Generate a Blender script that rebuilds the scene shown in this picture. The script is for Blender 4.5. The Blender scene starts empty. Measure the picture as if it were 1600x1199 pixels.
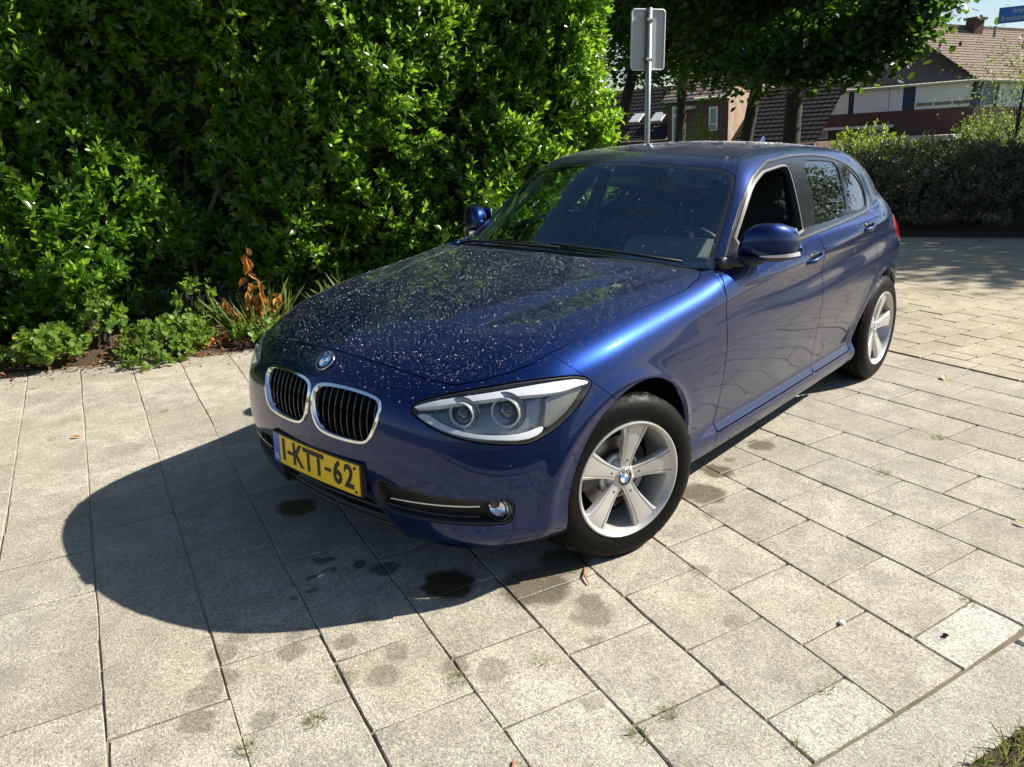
import bpy, math, random
import numpy as np
sc=bpy.context.scene
# ------------------------------------------------------------------ camera, sky, sun, exposure
cam_d=bpy.data.cameras.new('camera');cam=bpy.data.objects.new('camera',cam_d);sc.collection.objects.link(cam);sc.camera=cam
cam_d.sensor_width=36;cam_d.lens=1218.9367/1600*36;cam_d.clip_start=.05;cam_d.clip_end=3000
from mathutils import Matrix,Vector
_yaw,_pit,_rol=-2.41098816,-.318146156,-.0289323712
_f=Vector((math.cos(_yaw)*math.cos(_pit),math.sin(_yaw)*math.cos(_pit),math.sin(_pit)))
_r=_f.cross(Vector((0,0,1))).normalized();_u=_r.cross(_f)
_c,_s=math.cos(_rol),math.sin(_rol)
_r,_u=_c*_r+_s*_u,-_s*_r+_c*_u
_m=Matrix((_r,_u,-_f)).transposed().to_4x4();_m.translation=Vector((2.2156355,2.2659618,1.5366255));cam.matrix_world=_m
SUN=Vector((-.96,.77,1.0)).normalized()
world=bpy.data.worlds.new('World');sc.world=world;world.use_nodes=True
_n=world.node_tree.nodes;_n.clear()
_o=_n.new('ShaderNodeOutputWorld');_b=_n.new('ShaderNodeBackground');_sk=_n.new('ShaderNodeTexSky')
_sk.sky_type='NISHITA';_sk.sun_disc=False;_sk.sun_elevation=math.asin(SUN.z);_sk.sun_rotation=math.atan2(SUN.x,SUN.y)
_sk.air_density=1.0;_sk.dust_density=.7;_sk.ozone_density=2.2;_b.inputs['Strength'].default_value=.056
world.node_tree.links.new(_sk.outputs[0],_b.inputs[0]);world.node_tree.links.new(_b.outputs[0],_o.inputs[0])
sun_d=bpy.data.lights.new('sun','SUN');sun_d.energy=4.6;sun_d.angle=math.radians(.53);sun_d.color=(1,.94,.83)
sun=bpy.data.objects.new('sun',sun_d);sc.collection.objects.link(sun);sun.rotation_euler=SUN.to_track_quat('Z','Y').to_euler()
sc.view_settings.view_transform='Standard';sc.view_settings.look='None';sc.view_settings.gamma=1
sc.view_settings.use_curve_mapping=False;sc.view_settings.exposure=1.18
sc.render.engine='CYCLES'
try:
    sc.cycles.max_bounces=10;sc.cycles.transparent_max_bounces=16;sc.cycles.caustics_reflective=False;sc.cycles.caustics_refractive=False
except Exception: pass
C=sc.collection
rng=np.random.default_rng(11);random.seed(4)
# ------------------------------------------------------------------ helpers
class NT_:
    """tiny node-graph builder"""
    def __init__(s,name):
        s.m=bpy.data.materials.new(name);s.m.use_nodes=True;s.t=s.m.node_tree;s.t.nodes.clear();s.out=s.n('ShaderNodeOutputMaterial')
    def n(s,ty,ins=None,**kw):
        d=s.t.nodes.new(ty)
        for k,v in kw.items(): setattr(d,k,v)
        for k,v in (ins or {}).items(): s.set(d,k,v)
        return d
    def set(s,d,k,v):
        i=d.inputs[k]
        if hasattr(v,'outputs'): s.t.links.new(v.outputs[0],i)
        elif isinstance(v,bpy.types.NodeSocket): s.t.links.new(v,i)
        else: i.default_value=v
    def math(s,op,a,b=0,c=None,clamp=False):
        d=s.n('ShaderNodeMath',operation=op,use_clamp=clamp);s.set(d,0,a);s.set(d,1,b)
        if c is not None:s.set(d,2,c)
        return d.outputs[0]
    def mix(s,f,a,b,bt='MIX'):
        d=s.n('ShaderNodeMix',data_type='RGBA',blend_type=bt);s.set(d,0,f);s.set(d,6,a);s.set(d,7,b);return d.outputs[2]
    def ramp(s,f,stops,interp='LINEAR'):
        d=s.n('ShaderNodeValToRGB');d.color_ramp.interpolation=interp;e=d.color_ramp.elements
        while len(e)<len(stops): e.new(.5)
        for i,(p,c) in enumerate(stops): e[i].position=p;e[i].color=c if len(c)==4 else (*c,1)
        s.set(d,0,f);return d.outputs[0]
    def mr(s,v,a,b,c=0,d_=1,sm=False):
        d=s.n('ShaderNodeMapRange');d.interpolation_type='SMOOTHSTEP' if sm else 'LINEAR';s.set(d,0,v)
        for k,x in zip((1,2,3,4),(a,b,c,d_)): s.set(d,k,x)
        return d.outputs[0]
    def noise(s,vec,scale,detail=3,rough=.5,dist=0):
        d=s.n('ShaderNodeTexNoise');s.set(d,'Vector',vec)
        for k,x in (('Scale',scale),('Detail',detail),('Roughness',rough),('Distortion',dist)): s.set(d,k,x)
        return d.outputs[0]
    def bump(s,h,dist=.01,st=1.0,nrm=None):
        d=s.n('ShaderNodeBump');s.set(d,'Height',h);s.set(d,'Distance',dist);s.set(d,'Strength',st)
        if nrm is not None:s.set(d,'Normal',nrm)
        return d.outputs[0]
    def pos(s): return s.n('ShaderNodeNewGeometry').outputs['Position']
    def obj(s): return s.n('ShaderNodeTexCoord').outputs['Object']
    def rnd(s): return s.n('ShaderNodeObjectInfo').outputs['Random']
    def attr(s,a): return s.n('ShaderNodeAttribute',attribute_name=a).outputs['Fac']
    def bsdf(s,col=(.5,.5,.5,1),rough=.5,metal=0,nrm=None,spec=.5,coat=0,coatr=.03,coati=1.5,trans=0,ior=None,alpha=None):
        d=s.n('ShaderNodeBsdfPrincipled');s.set(d,'Base Color',col if not isinstance(col,tuple) or len(col)==4 else (*col,1))
        s.set(d,'Roughness',rough);s.set(d,'Metallic',metal);s.set(d,'Specular IOR Level',spec)
        if nrm is not None:s.set(d,'Normal',nrm)
        if coat:s.set(d,'Coat Weight',coat);s.set(d,'Coat Roughness',coatr);s.set(d,'Coat IOR',coati)
        if trans:s.set(d,'Transmission Weight',trans)
        if ior:s.set(d,'IOR',ior)
        return d.outputs[0]
    def end(s,sh):
        s.t.links.new(sh,s.out.inputs[0]);return s.m
def simple(name,col,rough=.6,metal=0,spec=.5,vary=.12,scale=20,coat=0,bump=0):
    g=NT_(name);p=g.obj();f=g.noise(p,scale,4,.6)
    c=g.mix(f,tuple(x*(1-vary) for x in col)+(1,),tuple(min(1,x*(1+vary)) for x in col)+(1,))
    r=g.mr(f,.3,.7,rough*.9,min(1,rough*1.1))
    return g.end(g.bsdf(c,r,metal,g.bump(f,bump) if bump else None,spec,coat))
def link(o,parent=None):
    C.objects.link(o)
    if parent is not None:o.parent=parent
    return o
def mesh(name,V,F,nrm=None,attrs=None,smooth=False,uniform=None):
    """V (n,3), F list of polys or int array (m,k)"""
    me=bpy.data.meshes.new(name);V=np.asarray(V,np.float32);me.vertices.add(len(V));me.vertices.foreach_set('co',V.ravel())
    if isinstance(F,np.ndarray):
        m,k=F.shape;flat=F.ravel();tot=np.full(m,k)
    else:
        tot=np.array([len(f) for f in F]);flat=np.fromiter((i for f in F for i in f),dtype=np.int32);m=len(F)
    st=np.r_[0,np.cumsum(tot)[:-1]] if m else np.zeros(0)
    me.loops.add(len(flat));me.loops.foreach_set('vertex_index',flat.astype(np.int32))
    me.polygons.add(m);me.polygons.foreach_set('loop_start',st.astype(np.int32))
    me.polygons.foreach_set('loop_total',tot.astype(np.int32))
    me.polygons.foreach_set('use_smooth',np.full(m,bool(smooth or nrm is not None)))
    me.update(calc_edges=True)
    if nrm is None: me.validate()
    if nrm is not None: me.normals_split_custom_set_from_vertices([tuple(v) for v in np.asarray(nrm,float)])
    for k,v in (attrs or {}).items():
        a=me.attributes.new(k,'FLOAT','POINT');a.data.foreach_set('value',np.asarray(v,np.float32))
    return me
def mk(name,V,F,mat,parent=None,nrm=None,attrs=None,smooth=False,stuff=False):
    o=bpy.data.objects.new(name,mesh(name,V,F,nrm,attrs,smooth));o.data.materials.append(mat)
    if stuff:o['kind']='stuff'
    return link(o,parent)
def thing(name,label,cat,loc=(0,0,0),rz=0,group=None):
    o=bpy.data.objects.new(name,None);o.empty_display_size=.2;link(o);o.location=loc;o.rotation_euler=(0,0,rz)
    o['label']=label;o['category']=cat
    if group:o['group']=group
    return o
def tag(o,label,cat,group=None):
    o['label']=label;o['category']=cat
    if group:o['group']=group
    return o
def struct(o): o['kind']='structure';return o
class MB:
    """mesh collector"""
    def __init__(s): s.V=[];s.F=[];s.n=0
    def add(s,V,F):
        V=np.asarray(V,float);s.V.append(V);s.F+= [tuple(int(i)+s.n for i in f) for f in F];s.n+=len(V);return s
    def box(s,a,b,bev=0):
        a=np.minimum(a,b).astype(float) if False else np.array(a,float);b=np.array(b,float)
        if bev<=0:
            V=[(x,y,z) for z in (a[2],b[2]) for y in (a[1],b[1]) for x in (a[0],b[0])]
            return s.add(V,[(0,2,3,1),(4,5,7,6),(0,1,5,4),(2,6,7,3),(0,4,6,2),(1,3,7,5)])
        c=(a+b)/2;h=(b-a)/2;V=[];ix={}
        for sx in(-1,1):
            for sy in(-1,1):
                for sz in(-1,1):
                    for ax in range(3):
                        v=np.array([sx,sy,sz])*(h-bev);v[ax]+=(sx,sy,sz)[ax]*bev;ix[sx,sy,sz,ax]=len(V);V.append(v+c)
        F=[]
        for ax in range(3):
            u,w=(ax+1)%3,(ax+2)%3
            for sg in(-1,1):
                q=[]
                for du,dw in((-1,-1),(1,-1),(1,1),(-1,1)):
                    k=[0,0,0];k[ax]=sg;k[u]=du;k[w]=dw;q.append(ix[(*k,ax)])
                F.append(q if sg>0 else q[::-1])
            for du in(-1,1):
                for dw in(-1,1):
                    k0=[0,0,0];k0[ax]=-1;k0[u]=du;k0[w]=dw;k1=list(k0);k1[ax]=1
                    q=[ix[(*k0,u)],ix[(*k1,u)],ix[(*k1,w)],ix[(*k0,w)]];F.append(q if du*dw<0 else q[::-1])
        for sx in(-1,1):
            for sy in(-1,1):
                for sz in(-1,1):
                    q=[ix[sx,sy,sz,0],ix[sx,sy,sz,1],ix[sx,sy,sz,2]];F.append(q if sx*sy*sz>0 else q[::-1])
        return s.add(V,F)
    def tube(s,pts,r,seg=10,cap=True):
        pts=[np.array(p,float) for p in pts];rs=r if hasattr(r,'__len__') else [r]*len(pts);V=[];F=[];n=len(pts);pu=None
        for i,p in enumerate(pts):
            t=pts[min(i+1,n-1)]-pts[max(i-1,0)];t/=np.linalg.norm(t)+1e-9
            u=np.cross(t,[0,0,1]) if pu is None else pu-(pu@t)*t
            if np.linalg.norm(u)<1e-4:u=np.cross(t,[0,1,0])
            u/=np.linalg.norm(u);pu=u;w=np.cross(t,u)
            for k in range(seg):
                a=2*math.pi*k/seg;V.append(p+rs[i]*(math.cos(a)*u+math.sin(a)*w))
        for i in range(n-1):
            for k in range(seg):
                k2=(k+1)%seg;F.append((i*seg+k,i*seg+k2,(i+1)*seg+k2,(i+1)*seg+k))
        if cap:F.append(tuple(range(seg))[::-1]);F.append(tuple((n-1)*seg+k for k in range(seg)))
        return s.add(V,F)
    def lathe(s,prof,seg=48,M=None):
        """profile (radius, height) about +Y; M maps points"""
        V=[];F=[];n=len(prof)
        for k in range(seg):
            a=2*math.pi*k/seg
            for r,h in prof:V.append((r*math.cos(a),h,r*math.sin(a)))
        for k in range(seg):
            k2=(k+1)%seg
            for i in range(n-1):F.append((k*n+i,k*n+i+1,k2*n+i+1,k2*n+i))
        V=np.array(V)
        if M is not None:V=V@np.array(M[0]).T+np.array(M[1])
        return s.add(V,F)
    def prism(s,poly,z0,z1,ax=(0,1,2),M=None):
        n=len(poly);V=[]
        for z in(z0,z1):
            for p in poly:
                v=[0,0,0];v[ax[0]]=p[0];v[ax[1]]=p[1];v[ax[2]]=z;V.append(v)
        return s.add(V,[tuple(range(n))[::-1],tuple(range(n,2*n))]+[(i,(i+1)%n,n+(i+1)%n,n+i) for i in range(n)])
    def build(s,name,mat,parent=None,smooth=False,stuff=False,angle=None):
        o=mk(name,np.concatenate(s.V),s.F,mat,parent,smooth=smooth,stuff=stuff)
        if angle is not None:
            o.data.polygons.foreach_set('use_smooth',np.ones(len(o.data.polygons),bool));o.data.set_sharp_from_angle(angle=math.radians(angle))
        return o
def bevel_mod(o,w,seg=2):
    m=o.modifiers.new('bevel','BEVEL');m.width=w;m.segments=seg;m.limit_method='ANGLE';return o
def text_mesh(name,txt,size,mat,parent,M,extrude=.001,sx=1.0,align='CENTER',offset=0):
    cu=bpy.data.curves.new(name,'FONT');cu.body=txt;cu.size=size;cu.align_x=align;cu.align_y='CENTER';cu.extrude=extrude;cu.offset=offset
    cu.resolution_u=3
    to=bpy.data.objects.new(name,cu);C.objects.link(to);bpy.context.view_layer.update()
    me=bpy.data.meshes.new_from_object(to.evaluated_get(bpy.context.evaluated_depsgraph_get()));me.name=name
    bpy.data.objects.remove(to)
    n=len(me.vertices);co=np.empty(n*3);me.vertices.foreach_get('co',co);co=co.reshape(-1,3)*[sx,1,1]
    R_,T_=M;co=co@np.array(R_).T+np.array(T_);me.vertices.foreach_set('co',co.ravel());me.update()
    o=bpy.data.objects.new(name,me);me.materials.clear();me.materials.append(mat);return link(o,parent)
# polygon helpers
def chaikin(P,n=2,closed=True):
    P=np.array(P,float)
    for _ in range(n):
        Q=np.roll(P,-1,0) if closed else P[1:];A=P if closed else P[:-1]
        N=np.empty((len(A)*2,2));N[0::2]=A*.75+Q*.25;N[1::2]=A*.25+Q*.75
        P=N if closed else np.vstack([P[:1],N,P[-1:]])
    return P
def sdpoly(u,v,P):
    """signed distance, positive inside"""
    P=np.asarray(P,float);u=np.asarray(u);v=np.asarray(v);out=np.full(u.shape,-9.);lo=P.min(0)-.12;hi=P.max(0)+.12
    k=(u>lo[0])&(u<hi[0])&(v>lo[1])&(v<hi[1]);x=u[k];y=v[k]
    if len(x)==0:return out
    d=np.full(x.shape,9.);ins=np.zeros(x.shape,bool);n=len(P)
    for i in range(n):
        ax,ay=P[i];bx,by=P[(i+1)%n];ex,ey=bx-ax,by-ay;L=ex*ex+ey*ey
        if L<1e-12:continue
        t=np.clip(((x-ax)*ex+(y-ay)*ey)/L,0,1);d=np.minimum(d,np.hypot(x-ax-t*ex,y-ay-t*ey))
        c=(ay>y)!=(by>y)
        if ey!=0: ins^=c&(x<(bx-ax)*(y-ay)/ey+ax)
    out[k]=np.where(ins,d,-d);return out
import numpy as np
# ---------------------------------------------------------------- car body surface (metres; x forward from front axle, y left, z up)
def pchip(xs,ys):
    xs=np.array(xs,float);ys=np.array(ys,float);h=np.diff(xs);d=np.diff(ys)/h
    m=np.zeros(len(xs));m[0]=d[0];m[-1]=d[-1]
    for i in range(1,len(xs)-1):
        if d[i-1]*d[i]>0:
            w1=2*h[i]+h[i-1];w2=h[i]+2*h[i-1];m[i]=(w1+w2)/(w1/d[i-1]+w2/d[i])
    def f(x):
        x=np.clip(x,xs[0],xs[-1]);k=np.clip(np.searchsorted(xs,x)-1,0,len(xs)-2)
        t=(x-xs[k])/h[k];t2=t*t;t3=t2*t
        return (2*t3-3*t2+1)*ys[k]+(t3-2*t2+t)*h[k]*m[k]+(-2*t3+3*t2)*ys[k+1]+(t3-t2)*h[k]*m[k+1]
    return f
def spline(xs,ys):
    """natural cubic spline, C2"""
    xs=np.array(xs,float);ys=np.array(ys,float);n=len(xs);h=np.diff(xs)
    A=np.eye(n);r=np.zeros(n)
    for i in range(1,n-1):
        A[i,i-1]=h[i-1];A[i,i]=2*(h[i-1]+h[i]);A[i,i+1]=h[i];r[i]=6*((ys[i+1]-ys[i])/h[i]-(ys[i]-ys[i-1])/h[i-1])
    M=np.linalg.solve(A,r)
    def f(x):
        x=np.clip(x,xs[0],xs[-1]);k=np.clip(np.searchsorted(xs,x)-1,0,n-2);a=xs[k+1]-x;b=x-xs[k];hk=h[k]
        return (M[k]*a**3+M[k+1]*b**3)/(6*hk)+(ys[k]/hk-M[k]*hk/6)*a+(ys[k+1]/hk-M[k+1]*hk/6)*b
    return f
def sstep(a,b,x):
    t=np.clip((x-a)/(b-a),0,1);return t*t*(3-2*t)
# plan outline, nose centre -> tail centre, built by smoothing a control polygon
_pc=np.array([(.768,0),(.763,.12),(.750,.26),(.728,.40),(.690,.53),(.625,.645),(.53,.735),(.40,.798),(.22,.838),(0,.860),(-.4,.872),(-.9,.880),(-1.5,.8825),(-2.1,.881),(-2.6,.875),(-2.95,.848),(-3.17,.800),(-3.32,.728),(-3.43,.61),(-3.50,.46),(-3.54,.28),(-3.555,.12),(-3.56,0)],float)
_s=np.r_[0,np.cumsum(np.hypot(*np.diff(_pc,axis=0).T))]
_fx,_fy=spline(_s,_pc[:,0]),spline(_s,_pc[:,1])
TL=_s[-1];NT=1400
_tt=np.linspace(0,TL,NT);OUT=np.c_[_fx(_tt),_fy(_tt)]
_d=np.gradient(OUT,axis=0);_d/=np.linalg.norm(_d,axis=1)[:,None];NRM=np.c_[_d[:,1],-_d[:,0]]
NRM[0]=(1,0);NRM[-1]=(-1,0)
def t_of_x(x):      # outline parameter of a side station
    return np.interp(-x,-OUT[:,0],_tt)
def plan(t):
    return np.stack([np.interp(t,_tt,OUT[:,0]),np.interp(t,_tt,OUT[:,1])],-1)
def plann(t):
    n=np.stack([np.interp(t,_tt,NRM[:,0]),np.interp(t,_tt,NRM[:,1])],-1);return n/np.linalg.norm(n,axis=-1,keepdims=True)
# vertical profiles: inward offset at height z, at key stations (t); interpolated linearly-smooth in t
ZK=np.array([.12,.17,.22,.27,.30,.34,.40,.47,.54,.61,.67,.72,.76,.80,.84,.88,.92,.96,1.0,1.04])
PROF=[
 # t key (as x or nose arc), offsets
 (0.0,     [.150,.085,.050,.032,.026,.016,.004,.000,.002,.008,.020,.038,.066,.11,.18,.27,.36,.45,.54,.63]),
 (0.33,    [.150,.085,.050,.034,.028,.018,.006,.000,.002,.010,.024,.044,.074,.12,.19,.27,.36,.45,.54,.63]),
 (0.62,    [.150,.085,.038,.022,.018,.012,.004,.000,.003,.014,.034,.060,.094,.14,.20,.27,.36,.45,.54,.63]),
 (0.84,    [.150,.080,.030,.014,.012,.010,.004,.000,.002,.012,.030,.052,.082,.12,.17,.24,.32,.41,.50,.60]),
 (1.05,    [.110,.060,.026,.012,.010,.008,.003,.000,.000,.005,.014,.028,.048,.078,.12,.18,.26,.35,.45,.55]),
 (1.30,    [.060,.040,.028,.020,.018,.015,.008,.003,.000,.000,.004,.012,.024,.044,.075,.12,.18,.26,.36,.46]),
 (1.60,    [.060,.045,.034,.028,.028,.024,.014,.006,.001,.000,.003,.008,.016,.028,.048,.080,.13,.20,.28,.36]),
 (2.05,    [.065,.045,.030,.030,.046,.044,.032,.018,.008,.002,.000,.001,.003,.007,.014,.026,.045,.072,.11,.16]),
 (2.70,    [.065,.045,.028,.030,.048,.047,.035,.020,.009,.003,.000,.000,.000,.001,.004,.010,.022,.040,.064,.10]),
 (3.50,    [.065,.045,.028,.030,.048,.047,.035,.020,.009,.003,.000,.000,-.001,-.001,.001,.005,.015,.032,.056,.09]),
 (4.00,    [.060,.045,.030,.030,.044,.042,.030,.016,.006,.001,-.002,-.003,-.004,-.004,-.002,.004,.016,.034,.060,.09]),
 (4.50,    [.060,.050,.042,.036,.036,.028,.016,.008,.002,.000,-.002,-.002,.000,.004,.011,.026,.050,.078,.110,.14]),
 (4.95,    [.120,.080,.050,.030,.022,.014,.006,.002,.000,.002,.004,.006,.010,.016,.024,.034,.048,.066,.09,.12]),
 (5.30,    [.130,.080,.040,.018,.010,.006,.000,.000,.002,.006,.012,.020,.030,.042,.056,.070,.086,.10,.12,.14]),
 (TL,      [.130,.080,.040,.018,.010,.004,.000,.000,.004,.010,.018,.026,.034,.042,.050,.058,.068,.08,.10,.12]),
]
_pf=[spline(ZK,p[1]) for p in PROF];_pt=np.array([p[0] for p in PROF])
_zz=np.linspace(ZK[0],ZK[-1],400);_tab=np.array([f(_zz) for f in _pf])      # keys x z
_tg=np.linspace(0,TL,700);_TAB=np.array([pchip(_pt,_tab[:,j])(_tg) for j in range(400)]).T
def bil(t,z):
    a=np.clip(t/TL*699,0,698.999);b=np.clip((z-ZK[0])/(ZK[-1]-ZK[0])*399,0,398.999)
    i=a.astype(int);j=b.astype(int);u=a-i;v=b-j
    return (_TAB[i,j]*(1-u)+_TAB[i+1,j]*u)*(1-v)+(_TAB[i,j+1]*(1-u)+_TAB[i+1,j+1]*u)*v
_cz=spline([-3.5,-2.5,-2.2,-1.6,-1.0,-.6,-.3,.2],[.985,.952,.934,.905,.866,.832,.80,.74])
def softp(s,r):
    return .5*(s+np.sqrt(s*s+r*r))
def D(t,x,z):
    d=bil(t,z)
    # character crease under the door handles: undercut below a rising line
    s=_cz(x)-z;w=sstep(-.15,-.75,x)*(1-sstep(-3.0,-3.4,x))
    sp=softp(s,.002);wd=.018+.034*sstep(-.7,-1.6,x);und=.48*wd*(1-np.exp(-sp/wd))*np.exp(-(np.maximum(sp-1.7*wd,0)/.07)**2)
    d=d+w*und
    # lower crease sweeping up from the sill behind the front wheel to the rear wheel
    # flared wheel-arch lips
    for cx,cr in((0.01,.395),(-2.69,.385)):
        r=np.hypot(x-cx,(z-.305)*1.06);d=d-.010*np.exp(-((r-cr)/.035)**2)*sstep(.15,.3,z)*(t>.9)
    return d
_hc=spline([-4,-1.2,-.95,-.62,-.3,0,.25,.45,.6,.7,.8],[1.00,1.0,.998,.982,.960,.933,.903,.868,.827,.790,.745])
_hk=pchip([-4,-1.0,-.6,0,.45,.8],[.02,.02,.05,.075,.105,.12])
_lid=pchip([-1.4,-1.2,-.95,-.82,-.7,-.6],[1.015,1.006,.984,.966,.955,.955])
def Hh(x,y):
    """bonnet / upper lid height"""
    z=_hc(x)-_hk(x)*y*y
    yc=.30+.30*np.clip((.62-x)/1.25,0,1)      # edge of the power dome
    z=z+.013*(1-sstep(yc-.075,yc+.05,np.abs(y)))*sstep(-.9,-.6,x)*sstep(.75,.55,x)
    lid=sstep(-.60,-.80,x)
    return z*(1-lid)+_lid(x)*lid
_rz=spline([-3.62,-3.56,-3.50,-3.42,-3.34,-3.24,-3.0,-2.7,-2.3,-1.95,-1.6,-1.35,-1.17,-.90,-.60,-.3,0],
           [.80,.90,1.02,1.155,1.265,1.315,1.355,1.390,1.417,1.429,1.427,1.408,1.364,1.180,.966,.756,.55])
def Rr(x,y):
    w=sstep(-1.9,-1.0,x)*.33-sstep(-2.9,-3.4,x)*.22
    ya=np.abs(y)
    return _rz(x+w*y*y)-.105*y*y*sstep(-.5,-1.3,x)-.02*y*y
_yb=spline([-3.7,-3.45,-3.2,-2.8,-2.3,-1.5,-1.0,-.7,-.3],[.46,.56,.65,.750,.790,.805,.802,.785,.74])
def smax(a,b,k):
    h=np.maximum(k-np.abs(a-b),0)/k;return np.maximum(a,b)+h*h*k*.25
def smin(a,b,k):
    return -smax(-a,-b,k)
def G(t,sd,x,y,z):
    y=np.abs(y)
    B=sd+D(t,x,z)
    T=(z-Hh(x,y))*.96
    kk=.09+.05*sstep(.2,.6,x)-.05*sstep(-.5,-.9,x)
    body=smax(B,T,kk)
    S=(y-(_yb(x)-.50*(z-1.0)-.22*np.maximum(z-1.0,0)**2))*.88
    Rf=(z-Rr(x,y))*(.80+.15*sstep(-1.0,-1.4,x))
    gh=smax(Rf,S,
       .075+.06*sstep(-2.6,-3.2,x))
    gh=np.maximum(gh,.90-z)
    return smin(body,gh,.028+.05*sstep(-2.7,-3.1,x))
def nearest(x,y):
    P=np.c_[x.ravel(),np.abs(y).ravel()];t=np.empty(len(P));sd=np.empty(len(P));nx=np.empty((len(P)))
    for a in range(0,len(P),4000):
        q=P[a:a+4000];d=((q[:,None,:]-OUT[None])**2).sum(-1);k=d.argmin(1)
        v=q-OUT[k];s=(v*NRM[k]).sum(1);tg=np.c_[-NRM[k][:,1],NRM[k][:,0]]
        tt=_tt[k]+(v*tg).sum(1);t[a:a+4000]=np.clip(tt,0,TL);sd[a:a+4000]=s
    return t.reshape(x.shape),sd.reshape(x.shape)
def Gxyz(x,y,z):
    t,sd=nearest(x,y);return G(t,sd,x,y,z)
FQ,FZ=.34,.62
def belt(ts,phis):
    """fan mesh: returns pos (nt,nphi,3)"""
    T,P=np.meshgrid(ts,phis,indexing='ij');c=plan(T);n=plann(T)
    fq=np.minimum(FQ,FQ);lo=np.zeros_like(T);hi=np.full_like(T,1.0)
    def ev(r):
        q=FQ-r*np.cos(P);z=FZ+r*np.sin(P);x=c[...,0]-q*n[...,0];y=c[...,1]-q*n[...,1];return G(T,-q,x,y,z),x,y,z
    # march then bisect
    rs=np.linspace(.02,1.0,90);hit=np.full_like(T,1.0);found=np.zeros(T.shape,bool)
    for r in rs:
        g=ev(np.full_like(T,r))[0];new=(g>0)&~found;hit[new]=r;found|=new
    lo=hit-rs[1]+rs[0];hi=hit
    for _ in range(22):
        m=(lo+hi)/2;g=ev(m)[0]>0;hi=np.where(g,m,hi);lo=np.where(g,lo,m)
    _,x,y,z=ev((lo+hi)/2);return np.stack([x,y,z],-1)
def topmesh(xs,ys):
    X,Y=np.meshgrid(xs,ys,indexing='ij');t,sd=nearest(X,Y)
    lo=np.full_like(X,.5);hi=np.full_like(X,1.5)
    for _ in range(24):
        m=(lo+hi)/2;g=G(t,sd,X,Y,m)>0;hi=np.where(g,m,hi);lo=np.where(g,lo,m)
    return np.stack([X,Y,(lo+hi)/2],-1)
# ================================================================== GROUND
HE=np.array([-.877,.48]);HE=HE/np.linalg.norm(HE);HM=np.array([.48,.877]);HM=HM/np.linalg.norm(HM);HP=np.array([.74,-3.79])   # soil edge line at the hedge
def soil_d(x,y): return (x-HP[0])*HM[0]+(y-HP[1])*HM[1]      # >0 on the paved side
STAINS=[(.582,-.47,.085,.9),(.585,.475,.10,.95),(.40,.72,.13,.72),(.66,.22,.05,.7),(.70,.12,.03,.7),(-.854,.765,.075,.7),(-1.263,.795,.07,.65),(-.61,.83,.10,.7),(-1.0,.76,.03,.4),(-.45,.95,.03,.3),(-2.87,1.21,.03,.2),(.21,.70,.10,.7),(.917,.85,.05,.22),(1.128,.596,.04,.3),(1.36,.30,.055,.38),(1.43,.33,.055,.38),(1.30,.20,.045,.38),(1.22,.16,.04,.38),(1.50,.42,.05,.45),(.82,.905,.055,.38),(.411,.974,.075,.38),(.36,.93,.05,.5),(.52,1.05,.03,.4),(1.16,.36,.045,.45),(1.02,.45,.04,.45),(.95,.62,.045,.4),(1.05,.68,.05,.4),(.88,.80,.05,.45),(1.38,.55,.04,.4),(.75,1.22,.035,.4),(.15,1.35,.04,.35),(-.05,1.12,.04,.35),(1.0,1.12,.03,.25),(.64,1.40,.02,.2),(1.10,.30,.035,.3),(1.21,.10,.02,.3),(.90,.42,.03,.3),(.75,.0,.025,.7),(.80,.06,.022,.7),(.86,.05,.02,.7),(.92,.12,.02,.6),(.98,.12,.018,.6),(.78,-.02,.03,.7),(.55,1.30,.02,.2),(.30,1.15,.03,.2),(.09,1.2,.03,.2),(-.2,1.35,.02,.2)]
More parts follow.
